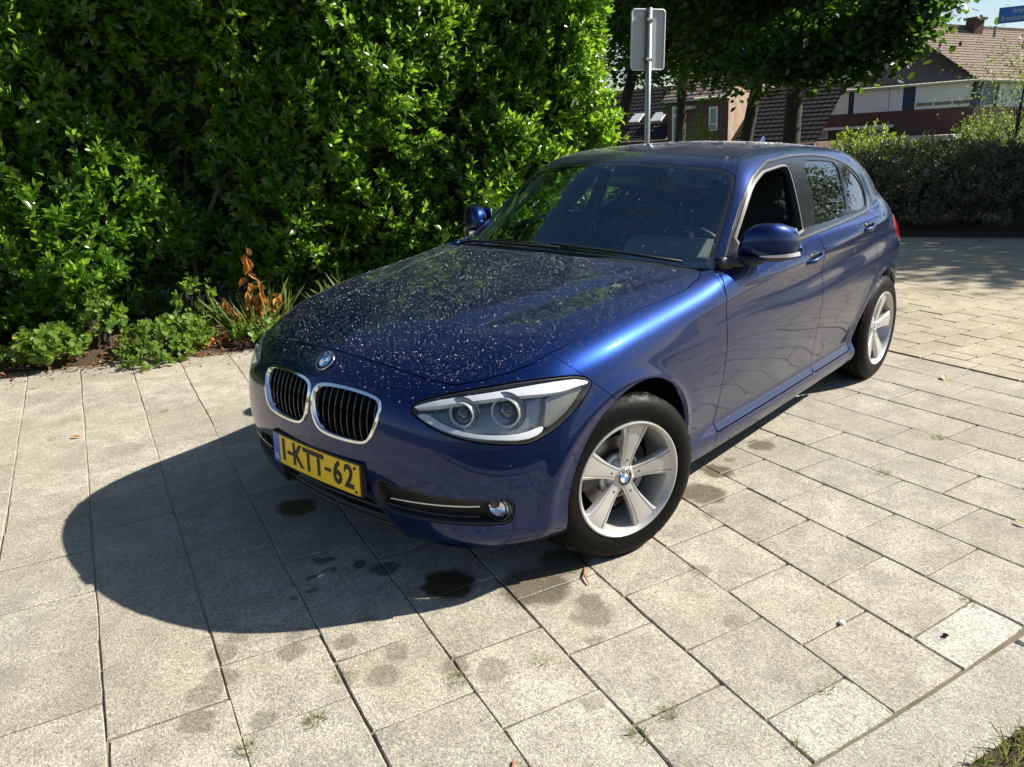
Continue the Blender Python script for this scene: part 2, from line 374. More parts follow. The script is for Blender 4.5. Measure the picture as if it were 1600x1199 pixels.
def slab_mat(name,c1,c2,c3,sp=240,stains=True,rscale=.10):
    g=NT_(name);p=g.pos();rn=g.rnd()
    off=g.n('ShaderNodeVectorMath',operation='MULTIPLY_ADD');g.set(off,0,p);off.inputs[1].default_value=(1,1,1);cx=g.n('ShaderNodeCombineXYZ');g.set(cx,0,g.math('MULTIPLY',rn,37.0));g.set(cx,1,g.math('MULTIPLY',rn,11.0));g.set(off,2,cx)
    q=off.outputs[0]
    v=g.n('ShaderNodeTexVoronoi',{'Vector':q,'Scale':float(sp)});v2=g.n('ShaderNodeTexVoronoi',{'Vector':q,'Scale':sp*.45})
    n1=g.noise(q,7,5,.6);n2=g.noise(p,1.1,4,.6);n3=g.noise(q,70,4,.7)
    grain=g.ramp(v.outputs['Color'],[(0,(.25,.25,.25)),(.3,(.66,.66,.66)),(.7,(1.12,1.10,1.04)),(1,(1.7,1.66,1.55))])
    base=g.mix(g.mr(n1,.38,.62),(*c1,1),(*c2,1));base=g.mix(g.mr(n2,.42,.62,0,.6),base,(*c3,1))
    tone=g.mr(rn,0,1,1-rscale,1+rscale);tc=g.n('ShaderNodeCombineColor');
    for i in range(3):g.set(tc,i,tone)
    base=g.mix(1.0,base,tc.outputs[0],'MULTIPLY');base=g.mix(.85,base,grain,'MULTIPLY')
    base=g.mix(g.mr(n3,.56,.72,0,.55),base,(.075,.068,.055,1));n4=g.noise(p,3.4,6,.68,.6);base=g.mix(g.mr(n4,.50,.72,0,.42),base,(.15,.135,.105,1));n5=g.noise(p,.55,3,.5);base=g.mix(g.mr(n5,.45,.62,0,.25),base,(.20,.195,.18,1))
    rough=.85
    if stains:
        warp=g.n('ShaderNodeVectorMath',operation='MULTIPLY_ADD');nn=g.n('ShaderNodeTexNoise',{'Vector':p,'Scale':16.0,'Detail':4.0});g.set(warp,0,nn.outputs['Color']);warp.inputs[1].default_value=(.075,.075,0);g.set(warp,2,p);wp=warp.outputs[0]
        acc=None
        for x,y,r,st in STAINS:
            d=g.n('ShaderNodeVectorMath',operation='DISTANCE');g.set(d,0,wp);d.inputs[1].default_value=(x+.037,y+.037,0)
            f=g.mr(d.outputs['Value'],r*1.15,r*.75,0,st,True);acc=f if acc is None else g.math('MAXIMUM',acc,f)
        base=g.mix(acc,base,(.050,.040,.020,1))
        rough=g.mr(acc,0,1,.85,.28)
    bh=g.math('ADD',g.math('MULTIPLY',v.outputs['Distance'],-.6),g.math('MULTIPLY',n3,.8))
    return g.end(g.bsdf(base,rough,0,g.bump(bh,.0022,.8),.35))
SLAB=slab_mat('exposed_aggregate_slab',(.315,.292,.25),(.44,.41,.35),(.37,.325,.25))
SLABL=slab_mat('light_aggregate_slab',(.42,.41,.36),(.50,.49,.43),(.38,.37,.30),200,False)
SLABF=slab_mat('weathered_paving_stone',(.37,.33,.25),(.44,.39,.30),(.35,.29,.20),240,False)
KERBM=slab_mat('kerb_concrete',(.33,.31,.275),(.38,.36,.32),(.30,.27,.22),260,False)
def sand_mat():
    g=NT_('joint_sand');p=g.pos();n=g.noise(p,60,5,.7);n2=g.noise(p,6,3);c=g.mix(n,(.07,.06,.042,1),(.22,.18,.125,1));n3=g.noise(p,1.7,3);sx=g.n('ShaderNodeSeparateXYZ');g.set(sx,0,p);lf=g.mr(g.math('SUBTRACT',sx.outputs[1],g.math('MULTIPLY',n3,1.2)),.6,-1.4,0,.85,True);c=g.mix(lf,c,(.34,.29,.205,1));c=g.mix(g.mr(n2,.56,.66,0,.6),c,(.06,.085,.02,1))
    return g.end(g.bsdf(c,.95,0,g.bump(n,.004)))
SAND=sand_mat()
def far_mat():
    g=NT_('terrain_grass_and_earth');p=g.pos();n=g.noise(p,.6,6,.6);n2=g.noise(p,9,4,.6);c=g.mix(n,(.045,.075,.02,1),(.10,.11,.045,1));c=g.mix(g.mr(n2,.4,.7,0,.5),c,(.12,.09,.055,1))
    return g.end(g.bsdf(c,.95,0,g.bump(n2,.03)))
# terrain: one sheet to the horizon, dropping away gently beyond the forecourt
def terrain_z(x,y):
    r=np.hypot(x-1,y-0);return -.06-2.3*sstep(15,44,r)
rr_=np.r_[0,1,2,3,4,6,8,10,12,14,16,19,22,26,30,35,40,46,60,90,150,300,700,1500];na=72;V=[];F=[]
for i,r in enumerate(rr_):
    for k in range(na):
        a=2*math.pi*k/na;x=1+r*math.cos(a);y=r*math.sin(a);V.append((x,y,float(terrain_z(x,y))))
for i in range(len(rr_)-1):
    for k in range(na):F.append((i*na+k,(i+1)*na+k,(i+1)*na+(k+1)%na,i*na+(k+1)%na))
struct(mk('ground',V,F,far_mat(),smooth=True))
# sand bed under the slabs, kept just under their tops
_bed=[(4.5,3.6),(-3.0,5.6),(-11.5,6.5),(-11.5,-1.2),(-9.2,-1.5),(-2.2,-3.6),(4.5,-7.2)]
V=[];F=[];nx,ny=70,56
for i in range(nx+1):
    for j in range(ny+1):
        x=4.5-16*i/nx;y0=max(-7.2+max(0,(4.5-x))*.535,-3.4 if x<-2.5 else -9);y=y0+(5.6-y0)*j/ny
        V.append((x,y,-.0045-.0045*float(sstep(-1.5,.8,y))-.0012*math.sin(x*3+y*2)))
for i in range(nx):
    for j in range(ny):F.append((i*(ny+1)+j,i*(ny+1)+j+1,(i+1)*(ny+1)+j+1,(i+1)*(ny+1)+j))
bed=struct(mk('joint_sand',V,F,SAND,smooth=True))
# ---- slab layout: rows follow gently fanning lines
KX=np.array([-11,-10,-9,-8,-7,-6,-5,-4,-3,-2,-1,0,1,2,3,4,5,6,7,8,9,10,11,12,13]);XX=np.array([-3.27,-2.96,-2.64,-2.33,-2.02,-1.70,-1.39,-1.08,-.765,-.43,-.093,.26,.61,.95,1.28,1.61,1.95,2.29,2.63,2.97,3.31,3.65,3.99,4.33,4.67])
SS=np.array([.277,.265,.255,.25,.25,.25,.26,.30,.35,.39,.405,.405,.39,.37,.363,.363,.363,.363,.363,.363,.363,.363,.363,.363,.363])
def gp(k,b):
    """ground point for row line k (real) and distance b along it"""
    X=np.interp(k,KX,XX);s=np.interp(k,KX,SS);m_=np.interp(k,[-3,1],[-.30,-.36]);y=(.994+m_*(X-s-.259))/(1-m_*s);x=X+s*(y-1);L=math.hypot(s,1);return np.array([x+b*s/L,y+b/L])
pave=struct(bpy.data.objects.new('pavement',None));link(pave)
BEND=.8375;PIT=.335
def slab_geo(c,zc,tilt,jit,cham=.0035,depth=.045,g=.0):
    """slab from four corners (ccw); irregular worn arris"""
    c=np.array(c);cen=c.mean(0);ring=[];ns=5
    for i in range(4):
        a,b=c[i],c[(i+1)%4];nrm=np.array([-(b-a)[1],(b-a)[0]]);nrm/=np.linalg.norm(nrm)
        for j in range(ns):
            w=j/ns;p=a*(1-w)+b*w
            if j==0:
                p=p+(cen-p)/np.linalg.norm(cen-p)*random.uniform(.001,.006)
            else:p=p+nrm*random.uniform(-.0005,jit*.8)
            ring.append(p)
    ring=np.array(ring);V=[];n=len(ring)
    for sc_,dz in((0,-depth),(0,-cham*.75),(1,0)):
        for p in ring:
            q=p+(cen-p)/np.linalg.norm(cen-p)*(cham*sc_);V.append((q[0],q[1],zc+dz+tilt[0]*(q[0]-cen[0])+tilt[1]*(q[1]-cen[1])))
    F=[]
    for l in range(2):
        for i in range(n):F.append((l*n+i,l*n+(i+1)%n,(l+1)*n+(i+1)%n,(l+1)*n+i))
    F.append(tuple(range(2*n,3*n)));return V,F
cells=[]
for k in range(13,-11,-1):       # row between lines k and k-1
    odd=k%2;b=BEND;first=True
    while b>-6.4:
        L=PIT*.5 if (first and not odd) else PIT
        cells.append((k,b-L,b,first and not odd));b-=L;first=False
def under_car(x,y): return -3.0<x<.35 and abs(y)<.62
items=[]
for k,b0,b1,half_ in cells:
    g_=random.uniform(.0012,.0030)
    c=[gp(k,b0),gp(k,b1),gp(k-1,b1),gp(k-1,b0)];cen=np.mean(c,0)
    if soil_d(*cen)<-.25: continue
    if cen[0]>4.4: continue
    sh_=np.array([random.gauss(0,.0012),random.gauss(0,.0012)]);ra_=random.gauss(0,.004);c=[cen+sh_+(p-cen)+ra_*np.array([-(p-cen)[1],(p-cen)[0]]) for p in c]
    # shrink for the joint
    c=[p+(cen-p)/np.linalg.norm(cen-p)*g_*1.25 for p in c]
    # angle from the view direction decides whether it is in the picture
    d=cen-np.array([2.2156,2.266]);az=math.degrees(math.atan2(d[1],d[0]));rel=(az-(-138.14)+180)%360-180
    dist=np.linalg.norm(d);vis=abs(rel)<41 and dist>1.35 and not under_car(*cen)
    items.append((0 if vis else 1,dist,c,half_,cen))
items.sort(key=lambda a:(a[0],a[1]))
rest=MB();np_=0
for vis,dist,c,half_,cen in items:
    t=(random.gauss(0,.0018),random.gauss(0,.0018));zc=random.gauss(-.0005,.0008)
    if abs(cen[0]-1.02)<.16 and abs(cen[1]+.08)<.17: zc-=.007      # one slab has sunk
    c2=c if np.cross(c[1]-c[0],c[2]-c[1])>0 else c[::-1]
    V,F=slab_geo(c2,zc,t,.0022)
    if vis==0 and np_<300:
        o=mk('paving_slab',V,F,SLABL if half_ and cen[0]<.9 else SLAB,pave);np_+=1
    else: rest.add(V,F)
rest.build('paving_slabs',SLAB,pave,stuff=True)
# ---- forecourt of lighter stones laid across
yard=struct(bpy.data.objects.new('forecourt',None));link(yard)
r_=np.array([-.951,.307]);d_=np.array([.307,.951]);o_=np.array([-3.30,.98]);items=[]
bn=np.array([.277,1.]);bn/=np.linalg.norm(bn);bperp=np.array([-bn[1],bn[0]])
for j in range(-22,20):
    for i in range(-9,26):
        a=i*.312+(.156 if j%2 else 0);c=[o_+r_*(a+u)+d_*(j*.205+w) for u,w in((.0035,.003),(.309,.003),(.309,.202),(.0035,.202))]
        cen=np.mean(c,0);bd=min((np.array(p)-o_)@bperp for p in c)
        cb=(cen-o_)@bperp
        if bd<.165:
            if cb<.10: continue
            c=[np.array(p)+bperp*max(0,.165-(np.array(p)-o_)@bperp) for p in c]
            if np.linalg.norm(c[1]-c[0])<.06: continue
        if cen[0]<-11.2 or cen[1]<-2.6: continue
        d=cen-np.array([2.2156,2.266]);az=math.degrees(math.atan2(d[1],d[0]));rel=(az-(-138.14)+180)%360-180
        vis=-33.5<rel<-24.5
        items.append((0 if vis else 1,np.linalg.norm(d),c,cen))
for i in range(-14,22):                        # header course along the edge
    c=[o_+bn*(i*.312+u)+bperp*w for u,w in((.003,.006),(.003,.158),(.308,.158),(.308,.006))];cen=np.mean(c,0)
    d=cen-np.array([2.2156,2.266]);az=math.degrees(math.atan2(d[1],d[0]));rel=(az-(-138.14)+180)%360-180
    items.append((0 if -33.5<rel<-24 else 1,np.linalg.norm(d),c,cen))
items.sort(key=lambda a:(a[0],a[1]));rest=MB();np_=0
for vis,dist,c,cen in items:
    c=[np.array(p) for p in c];c=c if np.cross(c[1]-c[0],c[2]-c[1])>0 else c[::-1]
    V,F=slab_geo(c,random.gauss(-.001,.0012),(random.gauss(0,.004),random.gauss(0,.004)),.0015)
    if vis==0 and np_<300 and dist<10.5: mk('paving_stone',V,F,SLABF,yard);np_+=1
    else:rest.add(V,F)
rest.build('paving_stones',SLABF,yard,stuff=True)
# ---- kerb at the near right and the lawn beyond it
kb=thing('kerb','pale concrete edging strip between paving slabs and lawn','kerb')
kc=gp(-1,BEND+.004);kd=gp(-2,BEND)-gp(0,BEND);kd/=np.linalg.norm(kd);kn=np.array([-kd[1],kd[0]]);kn*=np.sign(kn[1])
for i in range(-3,6):
    a,b=i*1.0-.42,i*1.0+.575;c=[kc+kd*a+kn*.004,kc+kd*b+kn*.004,kc+kd*b+kn*.205,kc+kd*a+kn*.205];c=c if np.cross(c[1]-c[0],c[2]-c[1])>0 else c[::-1]
    V,F=slab_geo(c,.004,(0,0),.0012,.008,.12);mk('kerb_stone',V,F,KERBM,kb)
def soil_mat():
    g=NT_('soil');p=g.pos();n=g.noise(p,14,6,.65);n2=g.noise(p,90,4,.7);c=g.mix(n,(.035,.022,.014,1),(.115,.070,.040,1));c=g.mix(g.mr(n2,.55,.7,0,.7),c,(.20,.125,.07,1))
    return g.end(g.bsdf(c,.95,0,g.bump(n2,.02)))
SOIL=soil_mat()
V=[];F=[];nu,nv=40,14
for i in range(nu+1):
    for j in range(nv+1):
        p=kc+kd*(-4+10*i/nu)+kn*(.208+2.6*(j/nv)**1.5);V.append((p[0],p[1],.0+.012*math.sin(i*2.1+j)+.01*j/nv))
for i in range(nu):
    for j in range(nv):F.append((i*(nv+1)+j,(i+1)*(nv+1)+j,(i+1)*(nv+1)+j+1,i*(nv+1)+j+1))
struct(mk('lawn_soil',V,F,SOIL,smooth=True))
# soil bank under the hedge
V=[];F=[];nu,nv=90,24
for i in range(nu+1):
    s=-4.5+10.0*i/nu
    for j in range(nv+1):
        q=2.9*(j/nv)**1.6;w=.05*math.sin(s*3.1)+.035*math.sin(s*7.7+1)+.02*math.sin(s*19)
        if s>5.6: w=w
        p=HP+HE*s-HM*(q+w-.03);z=-.013+.030*sstep(0,.10,q)+.06*sstep(.1,1.2,q)+.012*math.sin(s*11+q*7)*sstep(0,.2,q);V.append((p[0],p[1],z))
for i in range(nu):
    for j in range(nv):F.append((i*(nv+1)+j,i*(nv+1)+j+1,(i+1)*(nv+1)+j+1,(i+1)*(nv+1)+j))
struct(mk('hedge_soil',V,F,SOIL,smooth=True))
# ================================================================== VEGETATION HELPERS
def leaf_mat(name,c1,c2,trans,rough=.35,tw=.35,spec=.5,c3=None):
    g=NT_(name);a=g.attr('shade');c=g.mix(a,(*c1,1),(*c2,1))
    if c3:
        h=g.math('GREATER_THAN',a,.93);c=g.mix(h,c,(*c3,1))
    n=g.noise(g.pos(),25,3);c=g.mix(g.mr(n,.3,.7,0,.25),c,(c1[0]*.6,c1[1]*.6,c1[2]*.6,1))
    b=g.bsdf(c,rough,0,None,spec);t=g.n('ShaderNodeBsdfTranslucent',{'Color':(*trans,1)});m=g.n('ShaderNodeMixShader');g.set(m,0,tw);g.set(m,1,b);g.set(m,2,t);return g.end(m.outputs[0])
def bark_mat(name='bark',c1=(.022,.018,.014),c2=(.06,.05,.038)):
    g=NT_(name);p=g.obj();n=g.noise(p,9,6,.7,1.0);return g.end(g.bsdf(g.mix(n,(*c1,1),(*c2,1)),.9,0,g.bump(n,.02)))
BARK=bark_mat()
T_LAUREL=(np.array([(0,0,0),(.22,.115,.035),(.58,.175,.045),(1,0,-.07),(.58,-.175,.045),(.22,-.115,.035),(.30,0,.0),(.64,0,-.01)]),
          np.array([(0,6,1),(1,6,2),(6,7,2),(2,7,3),(0,5,6),(5,4,6),(6,4,7),(4,3,7)]))
T_SMALL=(np.array([(0,0,0),(.5,.22,.05),(1,0,-.05),(.5,-.22,.05)]),np.array([(0,2,1),(0,3,2)]))
_a=[(0,0),(.10,.30),(-.06,.42),(.20,.42),(.30,.62),(.42,.34),(.62,.40),(.66,.18),(1.0,0)]
_mp=np.array([(x,y,.06*abs(y)) for x,y in _a]+[(x,-y,.06*abs(y)) for x,y in _a[1:-1]]+[(.42,0,0)])
_o=list(range(0,9))+list(range(15,8,-1));T_MAPLE=(_mp,np.array([(16,_o[i],_o[(i+1)%16]) for i in range(16)]))
_mq=np.array([(0,0,0),(.12,.40,.05),(.38,.34,.02),(.66,.40,.05),(1,0,0),(.66,-.40,.05),(.38,-.34,.02),(.12,-.40,.05)]);T_LOBED=(_mq,np.array([(0,2,1),(0,4,2),(2,4,3),(0,6,4),(0,7,6),(6,5,4)]))
def unit(v): return v/(np.linalg.norm(v,axis=-1,keepdims=True)+1e-9)
def leaves(c,ax,up,size,tpl,wid=1.0):
    """arrays of leaf positions -> one vertex/face array"""
    T,Ft=tpl;ax=unit(ax);side=unit(np.cross(up,ax));nn=np.cross(ax,side);s=np.asarray(size)[:,None,None]
    V=c[:,None,:]+s*(T[None,:,0:1]*ax[:,None]+wid*T[None,:,1:2]*side[:,None]+T[None,:,2:3]*nn[:,None])
    F=Ft[None]+(np.arange(len(c))*len(T))[:,None,None];return V.reshape(-1,3),F.reshape(-1,3)
def rv(n,rg=rng): return unit(rg.normal(size=(n,3)))
def shoots(P,N,nl,length,leaf,tpl,rg,spread=.75,jit=.25,wid=1.0):
    """leafy shoots at P pointing N, nl leaves each"""
    n=len(P);N=unit(N);u=unit(np.cross(N,rv(n,rg)));w=np.cross(N,u);cs=[];as_=[];us=[];sz=[]
    for i in range(nl):
        f=(i+.5)/nl;a=i*2.4+rg.random(n)*.6;rad=np.cos(a)[:,None]*u+np.sin(a)[:,None]*w
        cs.append(P+N*(length*f)[:,None] if hasattr(length,'__len__') else P+N*length*f)
        d=unit(rad*(spread*(1.25-.75*f))+N*(.35+.65*f)+rg.normal(size=(n,3))*jit);as_.append(d);us.append(unit(N*1.0-rad*.3+rg.normal(size=(n,3))*.25));sz.append(leaf*(1-.35*max(0,f-.6)/.4)*(.75+.5*rg.random(n)))
    return np.vstack(cs),np.vstack(as_),np.vstack(us),np.concatenate(sz)
def leaf_obj(name,L,tpl,mat,parent,rg,stuff=True,wid=1.0,shade=None):
    c,a,u,s=L;V,F=leaves(c,a,u,s,tpl,wid);sh=np.repeat(rg.random(len(c)) if shade is None else shade,len(tpl[0]))
    return mk(name,V,F,mat,parent,attrs={'shade':sh},smooth=True,stuff=stuff)
# ================================================================== HOUSES (far behind)
def brick_mat(name,c1,c2,mortar,sc_=4.5):
    g=NT_(name);p=g.obj();mp=g.n('ShaderNodeMapping');g.set(mp,0,p);b=g.n('ShaderNodeTexBrick',{'Vector':mp.outputs[0],'Scale':sc_,'Color1':(*c1,1),'Color2':(*c2,1),'Mortar':(*mortar,1),'Mortar Size':.03});b.inputs['Brick Width'].default_value=.95;b.inputs['Row Height'].default_value=.29
    n=g.noise(p,2,4);c=g.mix(g.mr(n,.3,.7,0,.35),b.outputs[0],(c1[0]*.6,c1[1]*.6,c1[2]*.6,1));return g.end(g.bsdf(c,.9,0,g.bump(b.outputs['Fac'],-.01)))
BRICK=brick_mat('dark_red_brick',(.115,.052,.042),(.15,.072,.056),(.11,.085,.075));BRICKLIT=brick_mat('sunlit_brick',(.33,.215,.15),(.40,.27,.19),(.32,.27,.22))  # second, paler brick is for sunlit walls: the sunlight is put into its colour
WHITEB=simple('white_board',(.72,.72,.70),.55,vary=.05,scale=2);NAVY=simple('navy_panel',(.012,.022,.075),.45,vary=.1);CREAM=simple('cream_fascia',(.50,.47,.38),.6,vary=.08,scale=2)
DGLASS=simple('dark_window_glass',(.02,.025,.03),.06,vary=.1,spec=.8);PALEG=simple('curtained_window_glass',(.20,.22,.22),.12,vary=.3,scale=1.5,spec=.6);FRAME=simple('white_window_frame',(.68,.68,.66),.45,vary=.03);GREYM=simple('grey_metal',(.30,.32,.33),.4,.6,vary=.1)
def tile_mat(name,c1,c2):
    g=NT_(name);p=g.obj();n=g.noise(p,3,5,.6);v=g.n('ShaderNodeTexVoronoi',{'Vector':p,'Scale':4.0});c=g.mix(n,(*c1,1),(*c2,1));c=g.mix(.35,c,v.outputs['Color'],'MULTIPLY');c=g.mix(.65,c,g.mix(n,(*c1,1),(*c2,1)));return g.end(g.bsdf(c,.85,0,None,.12))
RTILE=tile_mat('weathered_brown_roof_tile',(.19,.14,.115),(.29,.225,.19));DTILE=tile_mat('dark_roof_tile',(.018,.016,.019),(.040,.034,.036))
BLACKW=simple('dark_pipe',(.05,.04,.04),.5)
class Frame:
    def __init__(s,O,e,v,w): s.O,s.e,s.v,s.w=[np.array(a,float) for a in (O,e,v,w)]
    def __call__(s,u,v,w=0): return s.O+s.e*u+s.v*v+s.w*w       # w = outwards from the wall
    def box(s,mb,u0,u1,v0,v1,w0,w1):
        V=[s(u,v,w) for w in(w0,w1) for v in(v0,v1) for u in(u0,u1)];mb.add(V,[(0,2,3,1),(4,5,7,6),(0,1,5,4),(2,6,7,3),(0,4,6,2),(1,3,7,5)]);return mb
    def put(s,name,mat,parent,u0,u1,v0,v1,w0,w1): return s.box(MB(),u0,u1,v0,v1,w0,w1).build(name,mat,parent)
    def roof(s,name,mat,parent,u0,u1,vb,wb,vt,wt,n=16,ut0=None,ut1=None,wave=True):
        """courses of tiles from the eave (vb,wb) up to (vt,wt)"""
        ut0=u0 if ut0 is None else ut0;ut1=u1 if ut1 is None else ut1;V=[];F=[]
        m=max(2,int(abs(u1-u0)/.075)+1)
        for i in range(n):
            for (f,lift) in((i/n,.045),((i+1)/n,.012)):
                a=u0+(ut0-u0)*f;b=u1+(ut1-u1)*f;vv=vb+(vt-vb)*f;ww=wb+(wt-wb)*f
                for k in range(m):
                    q=k/(m-1);wv=.007*math.sin((a+(b-a)*q)*2*math.pi/.30) if wave else 0
                    V.append(s(a+(b-a)*q,vv+(lift+wv)*.8,ww+(lift+wv)*.5))
        for i in range(n):
            o=i*2*m
            for k in range(m-1):
                F.append((o+k,o+k+1,o+m+k+1,o+m+k))
                if i<n-1:F.append((o+m+k,o+m+k+1,o+2*m+k+1,o+2*m+k))
        return mk(name,V,F,mat,parent,smooth=False)
    def window(s,parent,u0,u1,v0,v1,w,panes=1,fw=.07,glass=None):
        o=MB();s.box(o,u0,u1,v0,v0+fw,w,w+.05);s.box(o,u0,u1,v1-fw,v1,w,w+.05);s.box(o,u0,u0+fw,v0+fw,v1-fw,w,w+.05);s.box(o,u1-fw,u1,v0+fw,v1-fw,w,w+.05)
        for i in range(1,panes):
            q=u0+(u1-u0)*i/panes;s.box(o,q-fw/2,q+fw/2,v0+fw,v1-fw,w,w+.048)
        win=o.build('window',FRAME,parent)
        for i in range(panes):
            a=u0+(u1-u0)*i/panes;b=u0+(u1-u0)*(i+1)/panes;s.put('pane',glass or DGLASS,win,a+fw*.55,b-fw*.55,v0+fw,v1-fw,w+.0,w+.02)
        return win
W1=Frame((-42.738,-7.49,2.996),(.0312,-.999,-.0321),(.001,-.0321,.9995),(.9995,.0312,0))
h1=thing('terraced_house','long brick house with white upper panels, navy strips and brown tiled roof','house',(-45,-12,-2.4))
h1.matrix_world=Matrix.Identity(4)
W1.put('wall',BRICK,h1,.0,13,-5.6,-1.13,-7,0);W1.put('upper_wall',BRICK,h1,.0,13,-1.13,-.02,-7,-.02)
for a,b in((.08,2.62),(3.20,3.84),(3.87,5.58),(5.86,6.55),(6.58,8.4),(8.7,9.4),(9.45,11.3)):
    v0=-1.13 if a>.1 else -.76
    W1.put('white_panel',WHITEB,h1,a,b,v0,-.04,-.02,.05)
W1.put('white_panel',WHITEB,h1,.08,2.62,-1.13,-1.06,-.02,.05)
W1.window(h1,.08,2.62,-1.06,-.76,-.0,3,.07)
for a,b in((2.66,3.16),(5.62,5.82),(8.44,8.66)): W1.put('navy_panel',NAVY,h1,a,b,-1.13,-.04,-.02,.035)
W1.put('gutter',CREAM,h1,-.3,13,-.03,.06,-.02,.32)
W1.put('drain_pipe',BLACKW,h1,.02,.12,-4.5,-.05,.05,.13)
W1.roof('roof',RTILE,h1,-.25,13,.05,.38,3.1,-4.2,22,ut0=2.2)
SOLAR=simple('solar_panel_glass',(.22,.25,.30),.12,vary=.05)
for a in(6.4,7.5,8.6):
    V=[W1(a+du,.30+q*.72*1.0,.05-q*1.05) for du,q in((0,.25),(1.0,.25),(1.0,1.9),(0,1.9))];V2=[np.array(x)+np.array([.06,0,.08]) for x in V];mk('solar_panel',V+V2,[(0,1,2,3),(7,6,5,4),(0,4,5,1),(1,5,6,2),(2,6,7,3),(3,7,4,0)],SOLAR,h1)
W1.put('awning_case',WHITEB,h1,3.52,8.45,-1.92,-1.78,0,.28)
W1.window(h1,6.84,8.12,-2.36,-1.95,.0,2,.07,PALEG);W1.window(h1,3.78,5.24,-2.36,-1.95,.0,1,.09,PALEG)
W1.put('canopy',CREAM,h1,.2,5.66,-2.62,-2.38,0,2.6);W1.put('canopy',CREAM,h1,5.66,13,-2.66,-2.46,0,2.3)
for u in(.35,.92,1.1,2.64,5.5): W1.put('canopy_post',CREAM,h1,u,u+.10,-5.4,-2.62,2.4,2.55)
W1.put('garden_window',DGLASS,h1,1.4,2.4,-4.6,-2.7,.0,.03);W1.put('garden_window',DGLASS,h1,3.0,5.2,-4.6,-2.7,.0,.03)
W1.put('lamp_box',WHITEB,h1,.36,.46,-1.50,-1.38,0,.06)
# wing turned to the right
W2=Frame((-42.738,-7.49,2.996),(-.87,.49,-.03),(.0,.02,1),(.49,.87,0))
h2=thing('corner_house','sunlit pale brick house at right with white panels and broad brown roof','house',(-45,-4,-2.4));h2.matrix_world=Matrix.Identity(4)
W2.put('wall',BRICKLIT,h2,0,9,-5.6,-1.16,-6,-.02);W2.put('upper_wall',NAVY,h2,0,9,-1.16,-.02,-6,-.04)
W2.put('navy_panel',NAVY,h2,0,.45,-1.14,-.04,-.04,.03)
wn=W2.window(h2,.5,1.35,-1.14,-.06,-.02,1,.05,simple('blue_louvre_glass',(.06,.10,.17),.3))
for i in range(7): W2.put('louvre',FRAME,wn,.56,1.30,-1.05+i*.14,-1.035+i*.14,.02,.06)
for a,b in((1.55,3.4),(3.45,5.2),(5.6,8.5)): W2.put('white_panel',WHITEB,h2,a,b,-1.14,-.04,-.04,.05)
W2.put('gutter',CREAM,h2,-.1,9.3,-.03,.06,-.02,.32)
W2.roof('roof',RTILE,h2,-.25,9.5,.05,.38,2.9,-3.9,20,ut0=-1.6,ut1=9)
W2.put('ridge_cap',RTILE,h2,-1.7,9,2.88,3.02,-4.0,-3.8)
W2.put('chimney',simple('beige_render',(.36,.32,.27),.8),h2,-1.2,-.7,2.6,3.5,-4.2,-3.7);ch=W2.put('chimney',BRICK,h2,3.0,3.6,2.5,3.25,-3.9,-3.3);W2.put('chimney_cap',BLACKW,ch,2.9,3.7,3.25,3.36,-4.0,-3.2)
# house on the left, nearer, behind the trees
W3=Frame((-34.74,-7.24,2.996),(.0312,-.999,-.0321),(.001,-.0321,.9995),(.9995,.0312,0))
h3=thing('gabled_house','dark brick house with a lean-to tiled roof, glimpsed left under the trees','house',(-37,-18,-2.4));h3.matrix_world=Matrix.Identity(4)
W3.put('wall',BRICK,h3,8.97,12.21,-5.4,-.12,-7,0)
V=[W3(8.95,-5.4,.001),W3(8.95,-.12,.001),W3(8.95,2.6,-4.0),W3(8.95,2.6,-7),W3(8.95,-5.4,-7)];V2=[np.array(x)+np.array([0,.03,0]) for x in V]
mk('gable_wall',[*V,*V2],[(0,1,2,3,4),(9,8,7,6,5),(0,5,6,1),(1,6,7,2),(2,7,8,3),(3,8,9,4)],BRICKLIT,h3)
W3.roof('roof',RTILE,h3,8.85,12.4,-.06,.25,2.7,-4.1,16)
W3.put('gutter',CREAM,h3,8.9,12.5,-.16,-.07,0,.22)
d=W3.window(h3,11.36,11.92,-3.6,-.35,0,1,.10,PALEG);W3.put('door_rail',FRAME,d,11.4,11.9,-.85,-.72,.02,.06)
W3.window(h3,9.46,9.92,-1.62,-.50,0,1,.08,PALEG);W3.put('window_transom',FRAME,h3,9.46,9.92,-1.35,-1.28,.0,.06)
W3.put('door_canopy',CREAM,h3,10.6,11.4,-.55,-.4,0,.5)
h4=thing('tiled_outbuilding','low dark tiled roof with two skylights, far left beside the sign post','house',(-35,-22,-2.4));h4.matrix_world=Matrix.Identity(4)
W3.put('wall',BRICK,h4,12.3,18.5,-5.4,-1.95,-5,-.1)
W3.roof('roof',DTILE,h4,12.25,18.6,-1.95,.15,.9,-4.2,14)
for a,b,v in((14.45,15.05,-1.08),(13.1,13.75,-1.1)):
    V=[W3(a+du,v+q*.42,(-1.1)-q*.62+.02) for du,q in((0,0),(b-a,0),(b-a,1),(0,1))];V=[np.array(x)+np.array([.12,0,.10]) for x in V];V2=[x+np.array([.05,0,.06]) for x in V]
    mk('skylight',V+V2,[(3,2,1,0),(4,5,6,7),(0,1,5,4),(1,2,6,5),(2,3,7,6),(3,0,4,7)],WHITEB,h4)
h5=thing('dark_roofed_annex','dark tiled roof between the two tree trunks','house',(-35,-14,-2.4));h5.matrix_world=Matrix.Identity(4)
W3.put('wall',BRICK,h5,4.8,8.6,-5.4,-2.4,-5,-.1);W3.roof('roof',DTILE,h5,4.6,8.7,-2.4,.15,.3,-3.8,14)
